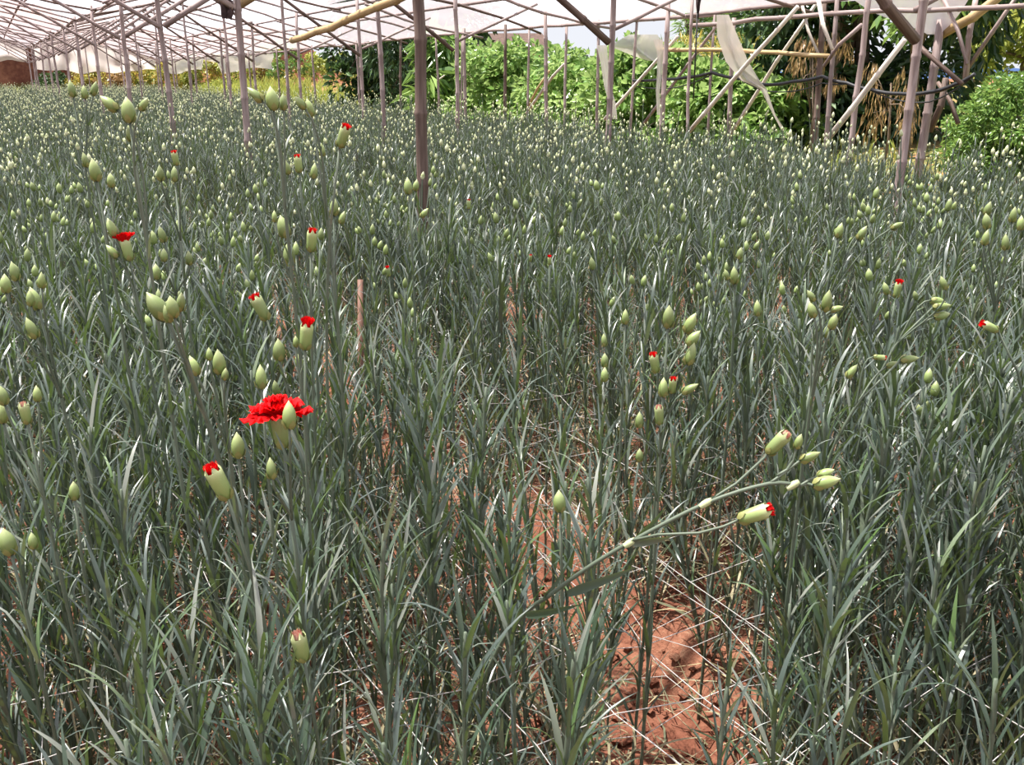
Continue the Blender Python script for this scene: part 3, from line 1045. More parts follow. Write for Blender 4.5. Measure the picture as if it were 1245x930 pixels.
def bracts_mesh():
    mb = MB()
    for k_ in range(4):
        a = k_ * math.pi / 2 + 0.3
        V = []
        for (z, w, r) in ((-0.03, .07, .12), (.08, .16, .235), (.2, .12, .275), (.34, .01, .285)):
            for s in (-1, 0, 1):
                b = a + s * w / 0.27
                rr_ = r + (0.012 if s == 0 else 0)
                V.append((math.cos(b) * rr_, math.sin(b) * rr_, z))
        F = [(i * 3 + j, i * 3 + j + 1, i * 3 + j + 4, i * 3 + j + 3) for i in range(3) for j in range(2)]
        mb.add(V, F)
    return mb.mesh('bracts', ['bract'])


def calyx_mesh(sides=15):
    """opening bud: tube that flares into five teeth"""
    pr = [(0, .09), (.04, .15), (.15, .185), (.4, .205), (.65, .215), (.80, .215), (.92, .20)]
    V, F, Rr = [], [], []
    for i, (z, r) in enumerate(pr):
        for s in range(sides):
            a = 2 * math.pi * s / sides
            zz, rr_ = z, r
            if i == len(pr) - 1:
                tooth = (s % 3 == 1)
                zz = 0.98 if tooth else 0.78
                rr_ = 0.15 if tooth else 0.212
            V.append((math.cos(a) * rr_, math.sin(a) * rr_, zz))
            Rr.append(i / (len(pr) - 1))
    for i in range(len(pr) - 1):
        for s in range(sides):
            s2 = (s + 1) % sides
            F.append((i * sides + s, i * sides + s2, (i + 1) * sides + s2, (i + 1) * sides + s))
    mb = MB()
    mb.add(V, F, 0, Rr)
    return mb.mesh('calyx', ['bud'], 'lon')


def petal_tuft(mat, spread=0.16, h=0.26, wid=1.0):
    """ruffled petals just pushing out of the calyx"""
    mb = MB()
    rr = random.Random(4)
    for ring, (r0, hh, cnt) in enumerate(((0.05, h, 6), (0.11, h * .9, 9), (0.16, h * .75, 10))):
        for q in range(cnt):
            a = 2 * math.pi * q / cnt + ring * .4
            V = []
            for i in range(4):
                f = i / 3
                r = r0 * wid + spread * f * f * (0.3 + ring * .5)
                z = 0.74 + (0.1 + hh) * f
                for s in range(5):
                    b = a + (s / 4 - .5) * (1.5 if ring == 0 else 0.95)
                    zz = z + (0.045 * ((s % 2) * 2 - 1) * (1 if i == 3 else 0.2)) + rr.uniform(-.012, .012)
                    V.append((math.cos(b) * (r + rr.uniform(-.02, .02)), math.sin(b) * (r + rr.uniform(-.02, .02)), zz))
            F = [(i * 5 + j, i * 5 + j + 1, i * 5 + j + 6, i * 5 + j + 5) for i in range(3) for j in range(4)]
            mb.add(V, F, 0, rr.random())
    return mb.mesh('petals', [mat])


def petal_mesh(seed, R_, z0, lift, width):
    """one toothed, ruffled petal of the open flower, pointing along +x"""
    rr = random.Random(seed)
    V = []
    nu, nv = 6, 13
    for i in range(nu):
        f = i / (nu - 1)
        r = 0.03 + R_ * f
        for s in range(nv):
            g_ = s / (nv - 1) - .5
            ang = g_ * width * (0.25 + 0.75 * f ** .7)
            ruff = (math.sin(s * 2.4 + seed) * .07 + rr.uniform(-.03, .03)) * f * f
            rt = r * (1 + (0.05 * ((s % 2) * 2 - 1) if i == nu - 1 else 0)) * (1 - 0.55 * abs(g_) ** 2 * f)
            z = z0 + lift * math.sin(f * 1.7) * 1.0 + ruff
            V.append((math.cos(ang) * rt, math.sin(ang) * rt, z))
    F = [(i * nv + j, i * nv + j + 1, (i + 1) * nv + j + 1, (i + 1) * nv + j) for i in range(nu - 1) for j in range(nv - 1)]
    mb = MB()
    mb.add(V, F, 0, rr.random())
    return mb.mesh('petal', ['petal'])


BUD_ME = [bud_closed(fat=.92), bud_closed(fat=0.84), bud_closed(fat=1.02)]
BRACT_ME = bracts_mesh()
CALYX_ME = calyx_mesh()
TUFT_RED, TUFT_PALE = petal_tuft('petal', 0.04, 0.13, 0.8), petal_tuft('petal_tip', 0.0, 0.10, 0.75)
TUFT_MID = petal_tuft('petal', 0.05, 0.26, 0.95)
TUFT_OPEN = petal_tuft('petal', 0.22, 0.30, 1.0)
PETALS = [petal_mesh(s, 0.62 + .12 * (s % 3), 0.80 + .03 * (s // 5), (0.05, 0.16, 0.30)[s // 5], 1.45) for s in range(15)]


def bud_matrix(pos, direction, L):
    q = direction.normalized().to_track_quat('Z', 'Y')
    return Matrix.LocRotScale(pos, q @ Euler((0, 0, random.uniform(0, 6.28))).to_quaternion(), (L, L, L))


def add_bud(parent, pos, direction, L, kind):
    """pos = foot of the bud (parent space); direction along its axis"""
    m = bud_matrix(pos, direction, L)
    I = Matrix.Identity(4)
    if kind == 'closed':
        o = obj('bud', random.choice(BUD_ME), parent, m)
        obj('bracts', BRACT_ME, o)
    elif kind in ('red', 'pale', 'frill', 'tuft'):
        o = obj('opening_bud', CALYX_ME, parent, m, label={'red': 'opening bud with a red petal tip', 'pale': 'opening bud with pale petal tip', 'frill': 'half-open bud with a frill of red petals', 'tuft': 'opening bud with a short tuft of red petals'}[kind])
        obj('petals', {'red': TUFT_RED, 'pale': TUFT_PALE, 'frill': TUFT_OPEN, 'tuft': TUFT_MID}[kind], o)
        obj('bracts', BRACT_ME, o, Matrix.Diagonal((.8, .8, .75, 1)))
    elif kind == 'flower':
        o = obj('flower_head', CALYX_ME, parent, m, label='open ruffled red carnation flower')
        obj('bracts', BRACT_ME, o, Matrix.Diagonal((.8, .8, .75, 1)))
        for i in range(34):
            ring = 0 if i < 13 else (1 if i < 25 else 2)
            a = (i / 13 if i < 13 else i / 12 if i < 25 else i / 9) * 2 * math.pi + random.uniform(-.12, .12)
            s = (0.92, 0.76, 0.52)[ring]
            pm = Matrix.Rotation(a, 4, 'Z') @ Matrix.Rotation(random.uniform(-.07, .07) - 0.12 * ring + .04, 4, 'Y') @ Matrix.Diagonal((s, s, 1, 1))
            obj('petal', PETALS[(ring * 5 + i % 5)], o, pm)
        obj('petals', TUFT_OPEN, o, Matrix.Diagonal((1.25, 1.25, .96, 1)))
    return o


# ------------------------------------------------------------------ carnations: shoots
def smooth_path(base, top, d0, d1, n, bend=1.0):
    """hermite curve from base to top"""
    L = (top - base).length * bend
    out = []
    for i in range(n + 1):
        s = i / n
        h1, h2 = 2 * s ** 3 - 3 * s ** 2 + 1, -2 * s ** 3 + 3 * s ** 2
        h3, h4 = s ** 3 - 2 * s ** 2 + s, s ** 3 - s ** 2
        out.append(base * h1 + top * h2 + d0 * L * h3 + d1 * L * h4)
    return out


def path_at(pts, s):
    f = s * (len(pts) - 1)
    i = min(len(pts) - 2, int(f))
    p = pts[i].lerp(pts[i + 1], f - i)
    return p, (pts[i + 1] - pts[i]).normalized()


def shoot_leaves(rr, pts, kind, L=None):
    """leaf list (variant, matrix, dry) for a stem path"""
    total = sum((pts[i + 1] - pts[i]).length for i in range(len(pts) - 1))
    out, nodes = [], []
    s = rr.uniform(0.03, 0.07) / total
    a = rr.uniform(0, 6.28)
    while s < (0.985 if kind == 'veg' else 0.90):
        p, d = path_at(pts, s)
        nodes.append(s)
        z = s * total
        if kind == 'veg':
            ln = rr.uniform(0.105, 0.155) * (1 if s < .85 else 0.8)
            step = rr.uniform(0.045, 0.065) if s < 0.7 else rr.uniform(0.018, 0.03)
        else:
            ln = rr.uniform(0.10, 0.15) if s < .6 else rr.uniform(0.055, 0.095) * (1 if s < .8 else .7)
            step = rr.uniform(0.062, 0.085)
        dry = z < rr.uniform(0.08, 0.22)
        for q in range(2):
            if dry and rr.random() < .35:
                continue
            b = a + math.pi * q + rr.uniform(-.25, .25)
            qd = d.to_track_quat('Z', 'Y')
            vi = rr.randrange(16)
            tilt = rr.uniform(-.06, .16) + (0.35 if dry else 0)
            sc = Vector((1, rr.uniform(.85, 1.2), 1)) * ln
            out.append((vi, Matrix.LocRotScale(p, qd @ Euler((0, 0, b)).to_quaternion() @ Euler((0, tilt, 0)).to_quaternion(), sc), dry))
        a += math.pi / 2 + rr.uniform(-.3, .3)
        s += step / total
    return out, nodes


def stem_geo(pts, r0, r1, nodes, sides=5):
    # resample with swollen joints
    ss = sorted(set([i / 10 for i in range(11)] + [min(1, max(0, n)) for n in nodes]))
    P, Rd = [], []
    for s in ss:
        P.append(path_at(pts, s)[0])
        Rd.append((r0 + (r1 - r0) * s) * (1.35 if s in nodes else 1.0))
    return tube(P, Rd, sides)


def stem_mesh(pts, r0, r1, nodes, sides=6):
    mb = MB()
    mb.add(*stem_geo(pts, r0, r1, nodes, sides))
    return mb.mesh('stem', ['stem'])


def add_leaves_joined(mb, leaves, rr, lib, matg=0, matd=1):
    for (vi, mt, dry) in leaves:
        V, F = lib[vi]
        A = np.array(mt, dtype=np.float32)
        mb.add(V @ A[:3, :3].T + A[:3, 3], F, matd if dry else matg, rr.random())


def plant_spec(seed, shoots, flower_share, hveg=(0.42, 0.72), hfl=(0.70, 0.95)):
    """several shoots of one plant, local coordinates"""
    rr = random.Random(seed)
    sp = []
    for k_ in range(shoots):
        a = rr.uniform(0, 6.28) + k_ * 2.4
        fl = rr.random() < flower_share
        h = rr.uniform(*(hfl if fl else hveg))
        base = Vector((math.cos(a), math.sin(a), 0)) * rr.uniform(0.008, 0.035)
        top = base + Vector((math.cos(a) * rr.uniform(.02, .13), math.sin(a) * rr.uniform(.02, .13), h))
        d0 = Vector((math.cos(a) * .25, math.sin(a) * .25, 1)).normalized()
        d1 = Vector((rr.uniform(-.18, .18), rr.uniform(-.18, .18), 1)).normalized()
        pts = smooth_path(base, top, d0, d1, 12)
        leaves, nodes = shoot_leaves(rr, pts, 'fl' if fl else 'veg')
        buds = []
        if fl:
            buds.append((pts[-1], d1, rr.uniform(.026, .034)))
            for b in range(rr.choice((0, 1, 1, 2, 3))):
                s = rr.uniform(.82, .95)
                p, d = path_at(pts, s)
                c = rr.uniform(0, 6.28)
                dd = Vector((math.cos(c) * .7, math.sin(c) * .7, 1)).normalized()
                q = p + dd * rr.uniform(.03, .075)
                buds.append((q, (dd + Vector((0, 0, .6))).normalized(), rr.uniform(.018, .028), p))
        sp.append((fl, pts, leaves, nodes, buds))
    return sp


# ---------------------------------- prototypes (mesh data only)
def build_proto(seed, shoots, share, **kw):
    sp = plant_spec(seed, shoots, share, **kw)
    rr = random.Random(seed + 999)
    stems = []
    fol = MB()
    for (fl, pts, leaves, nodes, buds) in sp:
        mb = MB()
        mb.add(*stem_geo(pts, .0027, .0019 if fl else .0023, nodes))
        for b in buds[1:]:
            mb.add(*tube([b[3], b[3].lerp(b[0], .5) + Vector((0, 0, -.004)), b[0]], .0014, 5))
        stems.append(mb.mesh('stem', ['stem']))
        add_leaves_joined(fol, leaves, rr, LEAF_LO)
    basal = MB()
    for k_ in range(5):
        a = rr.uniform(0, 6.28)
        o_ = Vector((math.cos(a), math.sin(a), 0))
        pts = smooth_path(o_ * .02, o_ * rr.uniform(.05, .12) + Vector((0, 0, rr.uniform(.10, .34))), Vector((o_.x * .6, o_.y * .6, 1)).normalized(), Vector((0, 0, 1)), 5)
        lv, _n = shoot_leaves(rr, pts, 'veg')
        basal.add(*tube(pts, .0018, 4, False), 0, .5)
        lv = [(v, m_ @ Matrix.Diagonal((.9, .7, .9, 1)), dr and rr.random() < .6) for v, m_, dr in lv]
        add_leaves_joined(basal, lv, rr, LEAF_LO)
    bme = basal.mesh('basal_leaves', ['leaf', 'dry'])
    base_k = fol.k
    fol.v += basal.v
    fol.r += basal.r
    fol.f += [tuple(i + base_k for i in q) for q in basal.f]
    fol.m += basal.m
    fol.k += basal.k
    buds = [b for s in sp for b in s[4]]
    return dict(basal=bme, spec=sp, stems=stems, foliage=fol.mesh('foliage', ['leaf', 'dry']), buds=buds)


PROTO_VEG = [build_proto(300 + i, 4, 0.0, hveg=(.48, .80)) for i in range(8)]
PROTO_MIX = [build_proto(330 + i, 4, 0.45, hveg=(.48, .78), hfl=(.70, .92)) for i in range(8)]


# ------------------------------------------------------------------ plant positions
def plant_sites():
    rr = random.Random(21)
    sites = []
    k0, k1 = int(math.floor((-9 - AISLE0) / PITCHN)), int(math.floor((FIELD_N1 - AISLE0) / PITCHN))
    for k_ in range(k0, k1 + 1):
        nb = AISLE0 + k_ * PITCHN
        t = -1.5
        while t < FIELD_T1 - 0.3:
            for j in range(6):
                n = nb + 0.225 + (PITCHN - 0.45) * j / 5 + rr.uniform(-.05, .05)
                tt = t + rr.uniform(-.06, .06)
                if n > FIELD_N1:
                    continue
                if rr.random() < 0.06:
                    continue
                if k_ == 0 and 0.50 < n < 1.0 and 0.3 < tt < 1.7 and rr.random() < 0.3:
                    continue
                sites.append((n, tt))
            t += 0.155
    # shoots that stand in the trodden furrow itself, found by their feet in the photograph
    for (px, py) in ((905, 905), (985, 940), (1010, 1000), (1095, 930), (1150, 1000), (1190, 925), (1235, 1010), (1080, 1060), (940, 1020), (1240, 880), (1165, 870), (1060, 860),
                     (20, 1000), (70, 1060), (30, 900), (120, 1010), (505, 760), (560, 960), (430, 900)):
        e = pix(px, py, 1.0) - CAM
        p = CAM + e * (CAM_H / -e.z)
        sites.append(NT(p))
    return sites


SITES = plant_sites()
near, far = [], []
srng = random.Random(31)
for (n, t) in SITES:
    p = W(n, t, 0)
    p.z = ground_z(n, t)
    if math.hypot(p.x, p.y) < 0.62 or (p.y < 0.62 and abs(p.x) < 0.75):
        continue
    q = project(p + Vector((0, 0, 0.7)))
    q2 = project(p)
    # the furrow lies open here in the photograph
    if q2 and ((690 < q2[0] < 850 and q2[1] > 775 and srng.random() < 0.7) or (535 < q2[0] < 650 and 690 < q2[1] < 900 and srng.random() < 0.4)):
        continue
    vis = q is not None and -40 < q[0] < IMW + 40 and q[1] < IMH + 40 and q[2] > 0.3
    if vis:
        near.append((q[2], n, t, p, q))
    else:
        far.append((n, t, p))
near.sort(key=lambda a: a[0])

# ------------------------------------------------------------------ hero plants: those whose buds can be told apart in the photograph
# (px, py, length px, tilt deg clockwise, kind); first entry is the top of the main stem
HEROES = [
    (1.05, 'carnation with the only fully open ruffled red flower', [(345, 545, 52, -6, 'flower'), (352, 521, 33, 0, 'closed'), (331, 582, 26, -4, 'closed')], (0.02, 0.03)),
    (1.00, 'carnation with a plump half-open bud streaked red at its tip, beside the red flower', [(277, 606, 50, -20, 'red')], (0.06, 0.05)),
    (1.08, 'carnation with one pointed bud between the half-open bud and the red flower', [(290, 556, 33, 0, 'closed')], (0.02, 0.05)),
    (0.98, 'short carnation with a low upright half-open bud showing a pale tip', [(370, 803, 46, -8, 'pale')], (0.03, 0.02)),
    (1.20, 'carnation with one small bud on a pale stem by the bare soil furrow', [(91, 607, 24, 4, 'closed')], (-0.02, 0.04)),
    (1.10, 'carnation with a drooping olive bud and a small pale bud by the bare soil', [(14, 674, 36, -10, 'closed'), (41, 667, 22, 0, 'closed')], (0.0, 0.05)),
    (1.25, 'carnation with a lone slim bud above the furrow', [(681, 622, 28, -4, 'closed')], (0.02, 0.03)),
    (1.50, 'carnation with a loose cluster of green and red-tipped buds above the leaning stem', [(812, 398, 28, 0, 'closed'), (834, 404, 27, 22, 'closed'), (836, 420, 24, 38, 'closed'), (836, 443, 28, 15, 'closed'), (798, 453, 27, -12, 'red'), (817, 478, 22, 0, 'red')], (-0.02, 0.05)),
    (1.50, 'carnation with several small buds just below the red-tipped cluster', [(806, 482, 24, 0, 'closed'), (830, 478, 22, 55, 'closed'), (802, 516, 26, -5, 'pale'), (777, 520, 20, 0, 'closed'), (777, 561, 17, 0, 'closed')], (0.0, 0.04)),
    (1.35, 'carnation with a star of buds on one tall dark stem', [(1003, 378, 27, 4, 'closed'), (990, 366, 16, -35, 'closed'), (1010, 378, 16, 70, 'closed'), (990, 386, 20, -20, 'closed'), (1010, 400, 20, 12, 'closed'), (1004, 410, 16, 0, 'closed')], (0.0, 0.05)),
    (1.50, 'carnation with a frill of red petals breaking from a bud beside two closed buds', [(158, 317, 30, -10, 'frill'), (140, 287, 23, -18, 'closed'), (143, 313, 20, -40, 'closed')], (0.02, 0.06)),
    (1.30, 'carnation with a fat bud topped by a small red tuft', [(371, 425, 36, 8, 'tuft'), (340, 438, 27, 0, 'closed'), (360, 422, 14, 0, 'closed')], (-0.01, 0.05)),
    (1.40, 'carnation with a slanting bud tipped red beside a fat one', [(325, 389, 36, -25, 'red')], (0.03, 0.05)),
    (1.20, 'carnation with a single green bud on a straight stem before the fat red-tufted bud', [(318, 472, 30, 0, 'closed')], (0.0, 0.04)),
    (1.40, 'carnation with a red-tipped bud beside two pale buds', [(378, 306, 30, 8, 'red'), (352, 323, 30, 0, 'closed'), (348, 289, 28, -12, 'closed'), (334, 270, 14, 0, 'closed')], (-0.02, 0.06)),
    (1.05, 'carnation with a cluster of big dark buds on a thick slanting stem', [(203, 388, 40, -32, 'closed'), (212, 386, 27, -4, 'closed'), (219, 378, 24, 12, 'closed'), (207, 392, 22, -12, 'closed')], (0.10, 0.04)),
    (1.15, 'carnation with a broad pale bud beside a smaller green one', [(268, 454, 31, 0, 'closed'), (240, 456, 25, -18, 'closed'), (255, 438, 16, 0, 'closed'), (273, 462, 15, 10, 'closed')], (0.02, 0.04)),
    (1.35, 'carnation with six pale buds crowded by the field path', [(47, 376, 29, -15, 'closed'), (20, 341, 24, -8, 'closed'), (8, 356, 23, 0, 'closed'), (51, 350, 20, 8, 'closed'), (44, 411, 27, -18, 'closed'), (38, 372, 20, 0, 'closed')], (0.0, 0.05)),
    (1.15, 'carnation with pale ragged buds beside the bare soil furrow', [(34, 515, 29, -5, 'pale'), (6, 492, 26, -8, 'closed'), (4, 514, 26, 0, 'closed'), (46, 488, 20, 0, 'closed')], (0.02, 0.05)),
    (1.25, 'tall carnation whose big pale bud rises almost to the roof line', [(158, 149, 30, -3, 'closed'), (143, 134, 26, -50, 'closed'), (171, 134, 18, 35, 'closed'), (160, 172, 22, 0, 'closed')], (0.02, 0.06)),
    (1.50, 'tall carnation with rounded buds beside the tallest pale bud', [(118, 220, 27, -4, 'closed'), (106, 203, 18, -8, 'closed'), (136, 228, 18, 0, 'closed')], (0.0, 0.06)),
    (1.65, 'carnation with three upright buds before a grey post', [(213, 221, 19, 0, 'closed'), (196, 220, 19, 0, 'closed'), (215, 201, 18, -5, 'red')], (0.0, 0.05)),
    (1.30, 'tall carnation with four buds spread against the far grass', [(333, 134, 28, -4, 'closed'), (319, 123, 24, -48, 'closed'), (345, 134, 20, 0, 'closed')], (0.02, 0.06)),
    (1.40, 'tall carnation with two leaning buds beside the four-bud one', [(379, 142, 22, -12, 'closed'), (371, 132, 18, -38, 'closed')], (0.0, 0.06)),
    (1.40, 'carnation with a red-tipped bud leaning over on a thin arched stem', [(413, 179, 30, 22, 'red')], (-0.05, 0.05)),
    (1.60, 'carnation with a red-dotted bud and two green buds below the arched one', [(364, 210, 22, -4, 'red'), (381, 217, 19, 8, 'closed'), (351, 212, 18, -12, 'closed')], (0.0, 0.05)),
    (1.90, 'carnation with a small deep red bud among dark stems', [(1089, 362, 21, 8, 'tuft'), (1079, 358, 16, -20, 'closed')], (0.0, 0.05)),
    (1.60, 'carnation whose red-tipped bud lies sideways on a bent pale stem', [(1213, 402, 24, -66, 'red')], (0.08, 0.05)),
    (1.75, 'carnation with a cluster of round pale buds near the field corner', [(1230, 270, 19, 4, 'closed'), (1200, 278, 19, -12, 'closed'), (1222, 304, 20, -4, 'closed'), (1196, 298, 19, 8, 'closed'), (1198, 262, 18, 10, 'closed'), (1240, 280, 18, 0, 'closed')], (0.0, 0.05)),
    (1.90, 'carnation with two dark oval buds side by side', [(1018, 289, 19, 12, 'closed'), (1043, 291, 19, 28, 'closed'), (1083, 278, 16, 60, 'closed')], (0.0, 0.05)),
    (1.75, 'carnation with small knotted buds beside the star of buds', [(893, 345, 22, -6, 'closed'), (898, 315, 15, 10, 'closed'), (885, 340, 14, -20, 'closed'), (921, 384, 20, -5, 'closed')], (0.0, 0.05)),
    (1.60, 'carnation with one pale bud leaning among straw-coloured leaves', [(1030, 459, 20, 35, 'closed')], (-0.04, 0.03)),
    (1.70, 'carnation with three slim buds above the furrow', [(760, 394, 19, 0, 'closed'), (735, 421, 16, -5, 'closed'), (735, 446, 17, 0, 'closed'), (735, 464, 18, 0, 'closed')], (0.0, 0.05)),
    (1.70, 'carnation with four small buds near the red frilled bud', [(200, 294, 20, -12, 'closed'), (231, 322, 18, 0, 'closed'), (191, 340, 20, 0, 'closed'), (200, 318, 16, 0, 'closed')], (0.0, 0.05)),
    (1.75, 'carnation with pale buds lying flat on the netting', [(1134, 374, 22, 80, 'closed'), (1132, 365, 18, 95, 'closed'), (1136, 386, 20, 75, 'closed'), (1150, 352, 18, -25, 'closed')], (-0.06, 0.04)),
    (1.55, 'carnation with thin pale buds lying sideways above the dry straw', [(1095, 438, 22, 80, 'closed'), (1062, 434, 16, 95, 'red'), (1078, 446, 14, 60, 'closed')], (-0.08, 0.03)),
    (2.10, 'carnation with twin buds standing out before the slim posts', [(497, 236, 20, -4, 'closed'), (512, 264, 14, 40, 'closed'), (505, 232, 14, 10, 'closed')], (0.0, 0.05)),
    (2.00, 'carnation with three buds against the far curtain', [(89, 118, 20, -4, 'closed'), (113, 116, 18, 20, 'closed'), (104, 120, 16, 0, 'closed')], (0.0, 0.05)),
    (2.40, 'carnation with two tiny red buds among green leaves', [(668, 322, 11, 0, 'tuft'), (645, 318, 9, 0, 'red')], (0.0, 0.05)),
    (2.50, 'carnation with one tiny red bud by the short wooden stake', [(473, 336, 12, -8, 'tuft')], (0.0, 0.04)),
    (2.90, 'carnation with one tiny red bud behind the two tiny red ones', [(570, 254, 12, 0, 'red')], (0.0, 0.04)),
    (1.70, 'carnation with two upright buds beside the loose-ended roof pole', [(406, 262, 22, 5, 'closed'), (414, 272, 16, 20, 'closed'), (392, 190, 16, 0, 'closed')], (0.0, 0.05)),
]

LEAF_OBJ_DIST = 1.42
hero_bases = []
leaf_budget = [0]


def stem_with_leaves(plant, pts, r0, r1, kind, rr, individual, leaf_kind=None):
    leaves, nodes = shoot_leaves(rr, pts, kind)
    st = obj('stem', stem_mesh(pts, r0, r1, nodes), plant)
    if individual:
        for (vi, mt, dry) in leaves:
            if dry:
                continue
            obj('leaf', LEAF_ME[vi], st, mt)
            leaf_budget[0] += 1
        mbd = MB()
        add_leaves_joined(mbd, [l for l in leaves if l[2]], rr, LEAF_LO)
        if mbd.k:
            obj('withered_leaves', mbd.mesh('withered_leaves', ['leaf', 'dry']), st, kind='stuff')
    else:
        mb = MB()
        add_leaves_joined(mb, leaves, rr, LEAF_HI)
        obj('foliage', mb.mesh('foliage', ['leaf', 'dry']), st, kind='stuff')
    return st, nodes


def tilt_dir(deg, rr, back=0.0):
    a = R(deg)
    return Vector((math.sin(a), back, math.cos(a))).normalized()


for hi, (d, lab, buds, lean) in enumerate(HEROES):
    rr = random.Random(4000 + hi)
    feet = []
    for (px, py, lpx, tilt, kind) in buds:
        feet.append((pix(px, py, d + (rr.uniform(-.03, .03) if hi else (0, -.05, -.03)[len(feet)])), tilt_dir(tilt, rr, rr.uniform(-.12, .12) if hi else 0.16), lpx * d / FPX, kind))
    top, d1 = feet[0][0], feet[0][1]
    bx, by = top.x + lean[0], top.y + lean[1]
    a, b = NT(Vector((bx, by, 0)))
    base = Vector((bx, by, ground_z(a, b)))
    hero_bases.append(base)
    plant = obj('carnation', None, None, Matrix.Translation(base), label=lab, category='flower plant')
    plant.empty_display_size = 0.05
    d0 = Vector((-lean[0] * 1.2, -lean[1], 1)).normalized()
    pts = smooth_path(Vector((0, 0, -0.01)), top - base, d0, (d1 + Vector((0, 0, 0.7))).normalized(), 18, 0.9)
    thick = 0.0031 if 'thick' in lab else 0.0023
    st, nodes = stem_with_leaves(plant, pts, thick + .0004, thick * 0.8, 'fl', rr, d < LEAF_OBJ_DIST)
    for j, (f, dv, L, kind) in enumerate(feet):
        lp = f - base
        if j:
            # side branch from the nearest node below
            cand = [s for s in nodes if path_at(pts, s)[0].z < lp.z - 0.02] or [nodes[0]]
            s = cand[-1]
            p0, dd = path_at(pts, s)
            br = smooth_path(p0, lp, (dd + (lp - p0).normalized() * .6).normalized(), dv, 7, 0.8)
            mb = MB()
            mb.add(*tube(br, [.0017] * 5 + [.0015] * 3, 6))
            bo = obj('branch', mb.mesh('branch', ['stem']), plant)
            for q in (-1, 1):
                pm, dm = path_at(br, 0.6)
                obj('leaf', LEAF_ME[rr.randrange(16)], bo, Matrix.LocRotScale(pm, dm.to_track_quat('Z', 'Y') @ Euler((0, 0.2, rr.uniform(0, 3) + (3.14 if q > 0 else 0))).to_quaternion(), Vector((1, 1.4, 1)) * rr.uniform(.025, .045)))
        add_bud(plant, lp, dv, L, kind)

